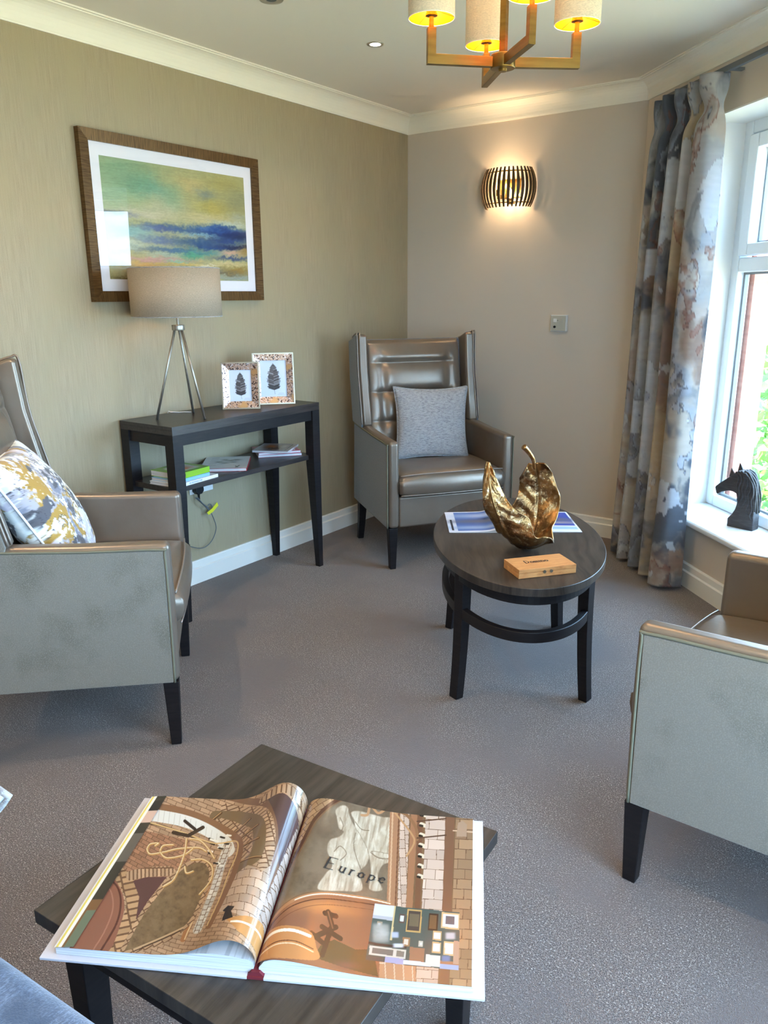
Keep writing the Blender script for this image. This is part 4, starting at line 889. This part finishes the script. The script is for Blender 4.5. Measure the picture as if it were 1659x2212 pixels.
# ------------------------------------------------------------------ open book
bx = math.radians(29.0); BO = Vector((2.236, -3.712, .4506))
t = thing('open_book', 'large open coffee-table book of brick interiors titled Europe on the square table', 'book', BO, bx)
def r_px(X, Y, Z):      # book-local to the pixel grid the print was sketched in
    c, s = math.cos(bx), math.sin(bx); wx = BO.x+X*c-Y*s-CAM[0]; wy = BO.y+X*s+Y*c-CAM[1]; wz = BO.z+Z-CAM[2]
    dz = wx*fw.x+wy*fw.y+wz*fw.z
    return 829.5+FPX*(wx*rt.x+wy*rt.y+wz*rt.z)/dz, 1106-FPX*(wx*up.x+wy*up.y+wz*up.z)/dz
BH = .362
def zL(u, v): # u 0 at the spine .. 1 outer edge
    b = np.exp(-np.maximum(0, (u-.13)/.20)**2)*np.where(u < .13, np.sqrt(np.clip(1-((u-.13)/.13)**2, 0, 1)), 1)
    return .022-.004*u+(.036+.008*v)*b-.010*np.exp(-(u/.03)**2)*0
def zR(u, v):
    b = np.exp(-np.maximum(0, (u-.10)/.28)**2)*np.where(u < .10, np.sqrt(np.clip(1-((u-.10)/.10)**2, 0, 1)), 1)
    return .015+.006*(1-u)*0+.016*b+.006*v*b
nu, nv = 380, 440
U, V = np.meshgrid(np.linspace(0, 1, nu), np.linspace(0, 1, nv))
XL = -.0004-U*.2776; YL = .002+V*(BH-.004); ZLm = zL(U, V)
px, py = r_px(XL, YL, .02+0*U)           # flat-page layout of the print
a, b = (px-90)*2.812, (py-1680)*2.812
c = Canvas(a, b, (176, 128, 90)); ones = np.ones(a.shape, bool)
TAN, MO = (190, 146, 108), (118, 78, 50)
c.bricks(ones, 1, .42, 60, 27, (184, 138, 100), MO, .12)
c.bricks(c.inside([(560, 300), (900, 380), (900, 560), (760, 600), (560, 620), (430, 560)]), 1, .55, 46, 24, (164, 108, 74), MO, .14, 5)
c.line(spline2([(1000, 90), (1180, 130), (1330, 215), (1420, 330), (1450, 480), (1420, 640), (1360, 830), (1310, 980)]), 44, (132, 88, 60))
c.bricks(c.dist(spline2([(1120, 190), (1280, 260), (1370, 380), (1390, 520), (1360, 660)])) < 34, .25, 1, 26, 70, TAN, MO, .1, 8)
c.line(spline2([(1060, 240), (1200, 260), (1310, 360), (1330, 480), (1300, 600), (1200, 640)]), 80, (128, 96, 62))
c.bricks(c.dist(spline2([(1080, 270), (1170, 310), (1240, 400), (1260, 500), (1230, 570)])) < 26, .5, .8, 26, 60, TAN, MO, .12, 9)
for (x, y, x2, y2) in ((1020, 270, 1090, 215), (1180, 355, 1270, 305), (1215, 415, 1320, 385), (1220, 490, 1325, 485), (1190, 600, 1340, 610)): c.line([(x, y), (x2, y2)], 16, (104, 66, 36)); c.line([(x, y-4), (x2, y2-4)], 4, (206, 150, 90))
c.bricks(c.inside([(1180, 680), (1260, 650), (1340, 700), (1400, 640), (1340, 960), (1240, 980), (1080, 900), (1120, 760)]), 1, .16, 78, 52, (196, 158, 128), MO, .06, 12)
c.line(spline2([(640, 160), (860, 200), (1060, 285), (1180, 390), (1210, 500), (1180, 640), (1120, 780), (1020, 970)]), 40, (146, 96, 60))
c.line(spline2([(640, 215), (850, 255), (1000, 315), (1110, 400), (1140, 480)]), 74, (226, 220, 208)); c.line(spline2([(640, 268), (800, 310), (960, 380)]), 12, (96, 66, 44))
for k in range(16): x = 650+k*32; y = 190+k*k*.9; c.line([(x, y), (x-10, y+80)], 2.5, (176, 160, 140), .8)
c.line(spline2([(1130, 440), (1090, 560), (1050, 720), (950, 960)]), 60, (196, 170, 140)); c.bricks(c.dist(spline2([(1130, 440), (1090, 560), (1050, 720), (950, 960)])) < 26, -.35, 1, 34, 30, (214, 200, 184), (130, 90, 60), .14, 15)
for k in range(14): x = 1010+random.random()*120; y = 350+random.random()*220; c.line([(x, y), (x+22, y+10)], 12, (60, 44, 34) if k % 2 else (240, 230, 210))
c.line(spline2([(640, 262), (860, 330), (1040, 400), (1180, 420), (1190, 520), (1140, 640), (1090, 790), (1010, 960)]), 8, (226, 176, 104)); c.line(spline2([(1030, 600), (1000, 700), (930, 840), (860, 1000)]), 34, (176, 108, 56)); c.line(spline2([(1040, 600), (1010, 700), (940, 840), (870, 1000)]), 8, (236, 190, 130))
# rust roundel, ring of bricks, dark spandrel, mural
dk = c.dist(spline2([(440, 560), (520, 640), (560, 760), (520, 900), (430, 1060)])); c.bricks(dk < 46, .2, 1, 40, 120, (200, 146, 96), MO, .10, 18)
c.poly(spline2([(120, 1080), (250, 860), (400, 590), (450, 620), (500, 740), (480, 880), (380, 1070), (120, 1080)]), (150, 86, 62)); c.line(spline2([(400, 600), (460, 660), (480, 760), (450, 890), (350, 1060)]), 12, (96, 48, 36)); c.line(spline2([(390, 640), (425, 700), (430, 800), (380, 930), (300, 1060)]), 8, (176, 110, 84))
c.poly([(555, 622), (640, 600), (760, 600), (650, 740), (572, 860), (592, 720)], (98, 56, 52))
dk = c.dist(spline2([(540, 590), (640, 570), (780, 565)])); c.bricks(dk < 30, 1, .0, 24, 90, (196, 146, 104), MO, .1, 21)
mur = spline2([(500, 1050), (620, 830), (760, 650), (880, 540), (980, 520), (1020, 600), (970, 740), (880, 900), (700, 1000), (500, 1050)])
c.bricks(c.dist(mur) < 24, .6, 1, 30, 60, (188, 140, 98), MO, .12, 23); c.poly(mur, (124, 92, 58))
nz_ = fbm(a/28, b/28, 5); inm = c.inside(mur); c.mix(inm*np.clip((nz_-.5)*5, 0, 1), (146, 112, 76), .5); c.mix(inm*np.clip((.45-nz_)*6, 0, 1), (94, 68, 46), .5)
for pts in ([(640, 430), (660, 400), (710, 395), (690, 410)], [(640, 430), (660, 460), (740, 450), (830, 430), (950, 425), (1000, 450)], [(720, 440), (740, 410), (800, 405)], [(720, 450), (760, 485), (860, 470), (920, 430)], [(880, 370), (870, 450), (840, 540), (800, 620), (740, 660)], [(910, 500), (980, 500), (1035, 550), (1030, 640), (960, 720)], [(900, 370), (960, 380), (1010, 430), (1050, 500)], [(870, 540), (880, 580), (920, 570)]):
    c.line(spline2(pts), 13, (198, 140, 70)); c.line(spline2([(x-2, y-3) for x, y in pts]), 4, (244, 214, 160))
c.line([(800, 330), (890, 350), (980, 300)], 22, (70, 46, 32)); c.line([(870, 260), (930, 310)], 20, (60, 40, 30))
c.line([(560, 1040), (860, 920)], 10, (196, 150, 104)); c.line([(560, 1052), (860, 932)], 6, (80, 50, 34))
c.poly([(1100, 980), (1120, 920), (1105, 905), (1140, 885), (1180, 905), (1160, 930), (1170, 975)], (52, 34, 30))
c.poly(spline2([(1380, 230), (1480, 225), (1560, 300), (1540, 420), (1450, 620), (1440, 420), (1380, 230)]), (92, 62, 58))
c.bricks(c.dist(spline2([(1350, 215), (1450, 190), (1560, 225), (1620, 330)])) < 26, 1, .1, 30, 90, TAN, MO, .1, 27)
c.bricks(c.inside([(1560, 330), (1680, 200), (1700, 300), (1480, 900), (1350, 1000), (1320, 940)]), .45, 1, 44, 40, (190, 158, 138), MO, .1, 29)
c.poly([(1130, 980), (1350, 950), (1360, 1130), (1200, 1060)], (206, 134, 66)); c.line([(1160, 1000), (1330, 1010)], 12, (244, 220, 190))
def tone(C): return (C*.80+C.mean(-1, keepdims=True)*.20)*.86
CL = tone(c.C)
obj('left_page', grid_mesh('left_page', np.stack([XL, YL, ZLm], -1)[:, ::-1], CL[:, ::-1]), M['print'], t)
XR_ = .0004+U*.3036; YR = .002+V*(BH-.004); ZRm = zR(U, V)
px, py = r_px(XR_, YR, .018+0*U); a, b = (px-540)*3.072, (py-1700)*3.072
c = Canvas(a, b, (126, 88, 56)); ones = np.ones(a.shape, bool)
c.C = c.C*(1+.25*(fbm(a/90, b/90, 4)-.5)[..., None])
c.bricks(c.inside([(250, 100), (460, 50), (760, 90), (720, 110), (560, 150), (420, 260), (330, 420), (250, 520), (100, 900), (0, 1000), (100, 600)]), .9, -.5, 62, 34, (178, 134, 92), MO, .12, 3)
c.line(spline2([(780, 90), (600, 130), (440, 260), (340, 430), (240, 600), (130, 900)]), 22, (94, 54, 36))
pan = spline2([(800, 90), (620, 140), (470, 260), (370, 420), (260, 620), (170, 840), (420, 740), (900, 760), (960, 200), (800, 90)]); c.poly(pan, (122, 100, 76)); im = c.inside(pan); nn = fbm(a/60, b/60, 9)
c.mix(im*np.clip((nn-.48)*5, 0, 1), (140, 116, 90), .5); c.mix(im*np.clip((.44-nn)*5, 0, 1), (100, 78, 56), .5)
def fig(P, seed):
    P = spline2(P+[P[0]], 6); m_ = c.inside(P); n_ = fbm(a/34, b/48, seed)
    c.mix(m_, (190, 168, 138)); fd = fbm(a/16+b/90, b/110, seed+3); c.mix(m_*np.clip((n_-.5)*4, 0, 1)*.6, (222, 204, 176)); c.mix(m_*np.clip((.46-fd)*6, 0, 1)*.6, (146, 120, 92)); c.mix(m_*np.clip((fd-.56)*6, 0, 1)*.5, (230, 214, 190)); c.mix(np.clip(1-c.dist(P)/7, 0, 1)*m_, (120, 94, 68), .7)
fig([(575, 250), (568, 205), (610, 168), (650, 175), (665, 230), (700, 290), (760, 340), (800, 430), (775, 520), (730, 580), (745, 690), (620, 715), (450, 725), (500, 620), (545, 560), (512, 470), (530, 400), (590, 370), (620, 335), (590, 318)], 40)
fig([(690, 250), (670, 205), (720, 185), (800, 190), (880, 200), (950, 210), (975, 320), (960, 470), (880, 520), (850, 600), (880, 680), (790, 680), (800, 560), (780, 430), (730, 340), (700, 300)], 50)
fig([(800, 430), (860, 430), (960, 450), (900, 480), (830, 460)], 55)
[c.line(spline2(q_), 6, (120, 94, 68), .7) for q_ in ([(600, 250), (620, 300), (600, 345)], [(700, 330), (690, 420), (720, 520), (760, 600)], [(560, 470), (600, 430), (640, 470), (600, 520)], [(700, 260), (740, 300), (790, 300)], [(800, 440), (850, 470), (930, 470)])]; c.blob(470, 340, 60, 60, (112, 88, 66), .6); c.blob(560, 205, 30, 30, (206, 188, 160), .3)
def col(x0, y0, x1, y1, wd_, cc, a_=1.): c.line([(x0, y0), (x1, y1)], wd_, cc, a_)
col(965, 100, 935, 900, 66, (176, 118, 78)); col(950, 100, 920, 900, 10, (214, 160, 114)); col(990, 150, 960, 900, 8, (116, 66, 40))
c.bricks(c.inside([(1000, 120), (1060, 120), (1030, 900), (975, 900)]), .05, 1, 60, 44, (206, 172, 148), MO, .08, 33)
col(1095, 120, 1050, 900, 44, (168, 108, 68)); col(1130, 140, 1110, 860, 36, (124, 76, 48)); 
for k in range(7): y = 170+k*68; c.line([(1140-k*3, y), (1165-k*3, y+10)], 26, (226, 200, 166)); c.line([(1132-k*3, y+8), (1146-k*3, y+12)], 16, (46, 32, 24))
c.bricks(c.inside([(1170, 120), (1300, 120), (1275, 900), (1135, 900)]), 1, .06, 120, 66, (212, 180, 158), MO, .05, 35)
col(1330, 120, 1290, 1300, 62, (132, 84, 56)); c.bricks(c.inside([(1370, 120), (1500, 120), (1500, 1400), (1320, 1400)]), 1, .05, 100, 66, (166, 124, 86), (116, 78, 50), .07, 37)
c.line(spline2([(930, 130), (990, 200), (1070, 300), (1090, 360), (1040, 450)]), 12, (196, 138, 84)); c.line(spline2([(740, 210), (780, 200), (800, 140), (850, 180), (900, 150)]), 16, (190, 132, 84)); c.line(spline2([(960, 150), (1040, 180), (1100, 260), (1110, 340)]), 20, (150, 98, 58))
for y in (210, 320): c.line([(1110, y+10), (1300, y-10)], 9, (96, 60, 40)); c.line([(1350, y-40), (1480, y-30)], 9, (214, 168, 130))
c.poly([(1380, 230), (1410, 215), (1440, 240), (1440, 320), (1370, 320)], (176, 138, 108))
cor = spline2([(60, 1010), (150, 900), (300, 800), (500, 745), (760, 740), (930, 765)]); pp = cor+[(930, 1400), (0, 1400)]; c.poly(pp, (148, 90, 60))
c.blob(480, 830, 240, 50, (216, 130, 62), .8, 20, 6); c.line(cor, 20, (190, 124, 76)); c.line([(x, y+2) for x, y in cor[20:]], 6, (248, 222, 190)); c.line([(x, y+34) for x, y in cor], 7, (104, 56, 34)); c.line([(x+8, y+70) for x, y in cor], 4, (120, 66, 40), .7)
c.poly([(560, 1030), (700, 1080), (820, 1070), (850, 1250), (600, 1200), (420, 1160), (470, 1080)], (84, 70, 44)); c.blob(640, 1190, 90, 30, (120, 74, 62), .8)
for P in ([(520, 860), (550, 960)], [(500, 870), (570, 880)], [(450, 1020), (570, 950)], [(480, 960), (600, 1020)], [(540, 960), (480, 1140)], [(410, 1010), (480, 1060)]): c.line(P, 34, (66, 46, 36))
c.line([(520, 860), (550, 960)], 8, (120, 84, 60))
c.poly(spline2([(30, 1180), (70, 1050), (120, 985), (260, 970), (400, 1000), (440, 1090), (430, 1180), (30, 1180)]), (204, 128, 66)); c.line(spline2([(70, 1060), (150, 1010), (280, 1000), (400, 1030)]), 20, (246, 224, 196)); c.line(spline2([(60, 1120), (180, 1075), (300, 1070), (420, 1110)]), 7, (120, 64, 34)); c.line(spline2([(60, 1138), (180, 1092), (300, 1088), (420, 1128)]), 8, (240, 196, 150))
c.bricks(c.inside([(860, 1150), (1100, 1180), (1100, 1400), (850, 1400)]), 0.05, 1, 400, 60, (190, 132, 90), (214, 180, 150), .12, 44); c.bricks(c.inside([(1105, 1180), (1250, 1190), (1240, 1400), (1100, 1400)]), 1, .05, 110, 60, (206, 170, 144), MO, .06, 45)
# inset photograph of a green room full of frames
ins = [(828, 770), (1392, 822), (1384, 1205), (768, 1142)]; c.poly(ins, (66, 86, 82))
def P2(u, v): # inset coordinates
    A = np.array(ins[0], float); B = np.array(ins[1], float); C_ = np.array(ins[2], float); D = np.array(ins[3], float); return tuple((A*(1-u)+B*u)*(1-v)+(D*(1-u)+C_*u)*v)
def R2(u0, v0, u1, v1, cc): c.poly([P2(u0, v0), P2(u1, v0), P2(u1, v1), P2(u0, v1)], cc)
R2(0, 0, .24, .2, (206, 204, 216)); R2(0, .2, .24, .26, (176, 176, 182)); R2(.23, 0, .25, .6, (206, 180, 120)); R2(.0, .68, .42, .72, (52, 44, 44)); R2(.02, .74, .42, .9, (200, 190, 172)); R2(.05, .77, .28, .87, (110, 104, 96)); R2(.32, .77, .40, .87, (120, 112, 100)); R2(0, .92, .25, 1, (70, 74, 72)); R2(.2, .9, .4, 1, (150, 150, 190))
for (u0, v0, u1, v1, fc, ic) in ((.3, .12, .37, .28, (90, 70, 60), (206, 206, 206)), (.39, .02, .56, .42, (190, 150, 80), (70, 60, 56)), (.64, .06, .75, .36, (60, 40, 30), (110, 80, 50)), (.79, .02, 1., .3, (214, 170, 110), (226, 226, 232)), (.06, .3, .12, .42, (160, 140, 110), (200, 200, 200)), (.37, .52, .45, .68, (150, 110, 70), (206, 190, 170)), (.7, .36, .8, .52, (206, 160, 100), (216, 216, 224)), (.7, .55, .8, .74, (206, 160, 100), (216, 216, 228)), (.83, .52, .95, .76, (214, 170, 110), (216, 216, 228)), (.55, .56, .6, .66, (190, 180, 160), (226, 226, 220))):
    R2(u0, v0, u1, v1, fc); R2(u0+.015, v0+.03, u1-.015, v1-.03, ic)
R2(.84, .08, .94, .22, (90, 90, 96)); R2(.42, .1, .53, .32, (104, 92, 70))
x, y = P2(.12, .5); c.blob(x, y, 56, 62, (150, 150, 144), .95, p=8); c.blob(x, y, 40, 44, (176, 182, 176), .8, 30, 3); x, y = P2(.9, .42); c.blob(x, y, 34, 24, (206, 186, 186), .95, p=6); x, y = P2(.33, .68); c.blob(x, y, 36, 14, (206, 214, 230), .95, p=6); x, y = P2(.28, .5); c.blob(x, y, 24, 20, (170, 184, 214), .95, p=6)
R2(.46, .68, .62, .95, (150, 104, 76)); R2(.4, .92, .7, .99, (206, 206, 216)); R2(.64, .78, .8, .98, (206, 200, 186)); R2(.8, .86, 1, .92, (176, 110, 70)); R2(.8, .92, 1, 1, (150, 160, 200)); R2(.94, .5, 1, .9, (190, 140, 110)); x, y = P2(.86, .82); c.blob(x, y, 30, 20, (90, 120, 176), .9, p=6)
CR = tone(c.C)
obj('right_page', grid_mesh('right_page', np.stack([XR_, YR, ZRm], -1), CR), M['print'], t)
# lettering on the right page: origin found from the drawing
def inv_px(qx, qy):   # pixel on the sketch to book-local on the page plane
    d = fw+rt*((qx-829.5)/FPX)-up*((qy-1106)/FPX); k = (BO.z+.018-CAM[2])/d.z; X = CAM[0]+d.x*k-BO.x; Y = CAM[1]+d.y*k-BO.y; c_, s_ = math.cos(bx), math.sin(bx); return Vector((X*c_+Y*s_, -X*s_+Y*c_))
e0 = inv_px(540+487/3.072, 1700+582/3.072); e1 = inv_px(540+905/3.072, 1700+640/3.072); dl = (e1-e0).normalized(); nl = Vector((-dl.y, dl.x))
def lf(x, y):
    p = e0+dl*x+nl*y; u_ = np.array(min(1, max(0, (p.x-.004)/.3))); v_ = np.array(p.y/BH); return (p.x, p.y, float(zR(u_, v_))+.0006)
tot = (e1-e0).length
obj('title_lettering', text_bm('Europe', lf, .021, track=(tot-.075)/5, thick=.13, thin=.045, slant=.12, first=1.25), M['ink'], t)
# page blocks under the open pages
for s, zf, wd_ in ((-1, zL, .300), (1, zR, .306)):
    bm = NB(); us = np.linspace(0, 1, 40); sc_ = (.274 if s < 0 else .300)
    lim = .0215 if s < 0 else .019
    top = [(.004+u*sc_, float(min(zf(np.array(u), np.array(0.)), lim+(.010*math.exp(-((u-.2)/.2)**2) if s < 0 else .014*math.exp(-((u-.12)/.25)**2))))-.0012) for u in us]
    pf = [(.004, .0045)]+top+[(wd_, top[-1][1]-.002), (wd_, .0045)]
    prism(bm, pf, lambda x, z: (s*x, .003, z), lambda x, z: (s*x, BH-.003, z)); obj('page_block', bm, M['paper'], t)
    bm = NB(); box(bm, min(s*.012, s*.322), max(s*.012, s*.322), -.006, BH+.008, 0, .0042); obj('cover_board', bm, M['cover'], t, bev=.0008)
# the leaf below, seen as a strip at the outer left edge
U2, V2 = np.meshgrid(np.linspace(0, 1, 24), np.linspace(0, 1, 160)); cc = Canvas(U2*100, V2*100, (54, 48, 42))
cc.poly([(0, 78), (100, 78), (100, 88), (0, 88)], (190, 160, 146)); cc.poly([(0, 88), (100, 88), (100, 96), (0, 96)], (40, 36, 34)); cc.poly([(0, 50), (100, 50), (100, 70), (0, 70)], (90, 82, 74)); cc.poly([(0, 0), (100, 0), (100, 26), (0, 26)], (112, 80, 52)); cc.poly([(0, 0), (50, 0), (50, 20), (0, 20)], (96, 104, 86)); cc.mix(U2 > .62, (228, 222, 206)); cc.mix(U2 > .80, (206, 186, 96)); cc.mix(U2 > .92, (210, 206, 206))
obj('underlying_page', grid_mesh('underlying_page', np.stack([-.272-U2*.030, .003+V2*(BH-.006), .0202-.004*U2], -1)[:, ::-1], cc.C[:, ::-1]), M['print'], t)
bm = NB(); box(bm, -.012, .012, -.005, BH+.007, 0, .0035); prism(bm, [(-.012, .0035), (.012, .0035), (.006, .010), (-.006, .010)], lambda x, z: (x, -.002, z), lambda x, z: (x, BH, z)); obj('spine', bm, M['maroon'], t)

# ------------------------------------------------------------------ blue armchair (nearest, cut off) and its cushion
t = thing('fabric_armchair', 'blue-grey tweed seat of an armchair at the bottom left corner', 'armchair', (1.985, -3.895, 0), math.radians(4.0))
bm = NB(); box(bm, -.34, .29, -.62, .0, .33, .468); obj('seat_cushion', bm, M['bluefab'], t, bev=.03, seg=5)
bm = NB(); box(bm, -.34, .29, -.60, -.015, .17, .329); obj('seat_base', bm, M['bluefab'], t, bev=.01)
for x0, x1 in ((-.46, -.342), (.292, .40)):
    bm = NB(); box(bm, x0, x1, -.64, -.03 if x0 < 0 else -.13, .17, .60); obj('arm', bm, M['bluefab'], t, bev=.03, seg=4)
bm = NB(); prism(bm, [(-.60, .17), (-.60, .47), (-.66, .95), (-.76, .95), (-.72, .17)], F3(-.46), F3(.40)); obj('backrest', bm, M['bluefab'], t, bev=.03, seg=4)
for x, y in ((-.42, -.05), (.36, -.17), (-.42, -.66), (.36, -.66)):
    bm = NB(); taper(bm, x, y, 0, .17, .016, .024); obj('leg', bm, M['black'], t)
def pale(U, V, seed):
    C = floral(U, V, seed); return C*.35+np.array([206, 214, 222.])*.65
place_pillow('cushion', 'pale patterned cushion just visible at the left edge beside the square table', .40, .40, .12, M['fabprint'], M['cushfab'],
    Matrix.Translation((1.79, -4.0, .735)) @ Matrix.Rotation(.25, 4, 'Z') @ Matrix.Rotation(.55, 4, 'Y'), 9, .006, pale, 60)

# ------------------------------------------------------------------ horse head on the sill
hd = Vector((.97, -.25, 0)).normalized(); hn = Vector((.25, .97, 0)).normalized(); HO = Vector((2.183, -.603, ZSILL+.0005))
t = thing('horse_head_statue', 'dark carved horse head statue standing on the window sill', 'statue', HO)
OUT = [(0, 0), (-.001, .0366), (.0165, .0595), (.0279, .0834), (.0326, .1034), (.0342, .125), (.0299, .1454), (.026, .1588), (.0089, .165), (-.0077, .1654), (-.0238, .1612), (-.0422, .1542), (-.0598, .1396), (-.0663, .1436), (-.0752, .1683), (-.0736, .1758), (-.0518, .1965), (-.0107, .232), (.002, .246), (.0249, .264), (.0431, .2668), (.0625, .2584), (.0803, .2431), (.0963, .2137), (.1073, .1696), (.1152, .1015), (.1179, .0552), (.120, 0)]
HT = .058
bm = NB(); prism(bm, OUT, lambda x, z: hd*x+Vector((0, 0, z)), lambda x, z: hd*x+hn*HT+Vector((0, 0, z))); obj('head_and_neck', bm, M['carved'], t, bev=.004, seg=2)
for k, dn in enumerate((.010, HT-.010)):
    bm = NB(); b0 = Vector((-.006, 0, .236)) if k == 0 else Vector((.012, 0, .256))
    x0 = b0.x; z0 = b0.z
    tip = (x0-.006, z0+.038); base = [(x0-.010, z0-.006), (x0+.016, z0+.004)]
    A = [bm.verts.new(hd*base[0][0]+hn*(dn-.007)+Vector((0, 0, base[0][1]))), bm.verts.new(hd*base[1][0]+hn*(dn-.007)+Vector((0, 0, base[1][1]))), bm.verts.new(hd*base[1][0]+hn*(dn+.007)+Vector((0, 0, base[1][1]))), bm.verts.new(hd*base[0][0]+hn*(dn+.007)+Vector((0, 0, base[0][1])))]
    tp = bm.verts.new(hd*tip[0]+hn*dn+Vector((0, 0, tip[1]))); bm.faces.new(A)
    for i in range(4): bm.faces.new([A[i], A[(i+1) % 4], tp])
    obj('ear', bm, M['carved'], t, bev=.001)
st = [[(.006, .247), (.022, .245), (.030, .225), (.026, .200), (.034, .178)], [(.016, .256), (.036, .248), (.044, .222), (.036, .190), (.044, .160), (.036, .135), (.044, .118)], [(.026, .262), (.050, .250), (.058, .222), (.050, .185), (.058, .150), (.048, .122), (.054, .104)],
      [(.040, .264), (.064, .244), (.074, .212), (.066, .176), (.074, .142), (.062, .110), (.054, .094)], [(.056, .258), (.080, .232), (.090, .196), (.082, .160), (.090, .124), (.080, .094), (.092, .070)], [(.074, .244), (.096, .210), (.104, .170), (.098, .134), (.106, .100), (.100, .070), (.110, .048)]]
for i, s_ in enumerate(st):
    bm = NB(); tube(bm, [hd*x-hn*.001+Vector((0, 0, z)) for x, _, z in [(p.x, 0, p.y) for p in bez([(a, b, 0) for a, b in s_], 6)]], .0058, 8, r1=.0025); obj('mane_strand', bm, M['carved'], t, smooth=True)
for i in range(4):
    dn = .006+i*.015; off = .001
    pts = [(.050, .2655), (.068, .257), (.084, .241), (.099, .2137), (.110, .1696), (.1165, .125), (.119, .09-.012*(i % 2))]
    bm = NB(); tube(bm, [hd*(p.x+off)+hn*(dn+.004*math.sin(k*.35+i*1.7))+Vector((0, 0, p.y)) for k, p in enumerate(bez([(a, b, 0) for a, b in pts], 6))], .0065, 8, r1=.003); obj('mane_strand', bm, M['carved'], t, smooth=True)

# ------------------------------------------------------------------ tree outside
t = thing('garden_tree', 'leafy green tree outside the window', 'tree', (1.2, 5.2, -3.0))
rs = np.random.RandomState(3); nl_ = 16000
cen = rs.randn(60, 3)*np.array([2.6, 1.3, 1.25])+np.array([.6, 0, 2.2]); ci = rs.randint(0, 60, nl_); Pn = cen[ci]+rs.randn(nl_, 3)*.36
Pn[:, 2] = np.minimum(Pn[:, 2], 4.1+.5*rs.rand(nl_)); Pn[:, 1] = np.maximum(Pn[:, 1], -3.2)
d1 = rs.randn(nl_, 3); d1 /= np.linalg.norm(d1, axis=1)[:, None]; d2 = np.cross(d1, rs.randn(nl_, 3)); d2 /= np.linalg.norm(d2, axis=1)[:, None]; sz = .055+.04*rs.rand(nl_)[:, None]
VV = np.stack([Pn-d1*sz, Pn+d2*sz*.5, Pn+d1*sz, Pn-d2*sz*.5], 1).reshape(-1, 3)
me = bpy.data.meshes.new('foliage'); me.from_pydata(VV.tolist(), [], (np.arange(nl_*4).reshape(-1, 4)).tolist()); obj('foliage', me, M['leafgreen'], t)['kind'] = 'stuff'
bm = NB(); tube(bm, [(0, 0, 0), (.05, 0, 1.2), (0, .05, 2.6)], .16, 10, r1=.07); obj('trunk', bm, M['bark'], t, smooth=True)

# ------------------------------------------------------------------ groups of repeats
for o in COL.objects:
    c = o.get('category')
    if c is None or o.get('group'): continue
    if o.name.startswith('wing_armchair'): o['group'] = 'wing armchairs around the room'
    elif c == 'picture frame': o['group'] = 'feather photo frames on the console'
    elif c == 'book' and 'stack' in o['label']: o['group'] = 'books in the left shelf stack'
    elif c == 'magazine' and 'pile' in o['label']: o['group'] = 'magazines in the right-hand shelf pile'
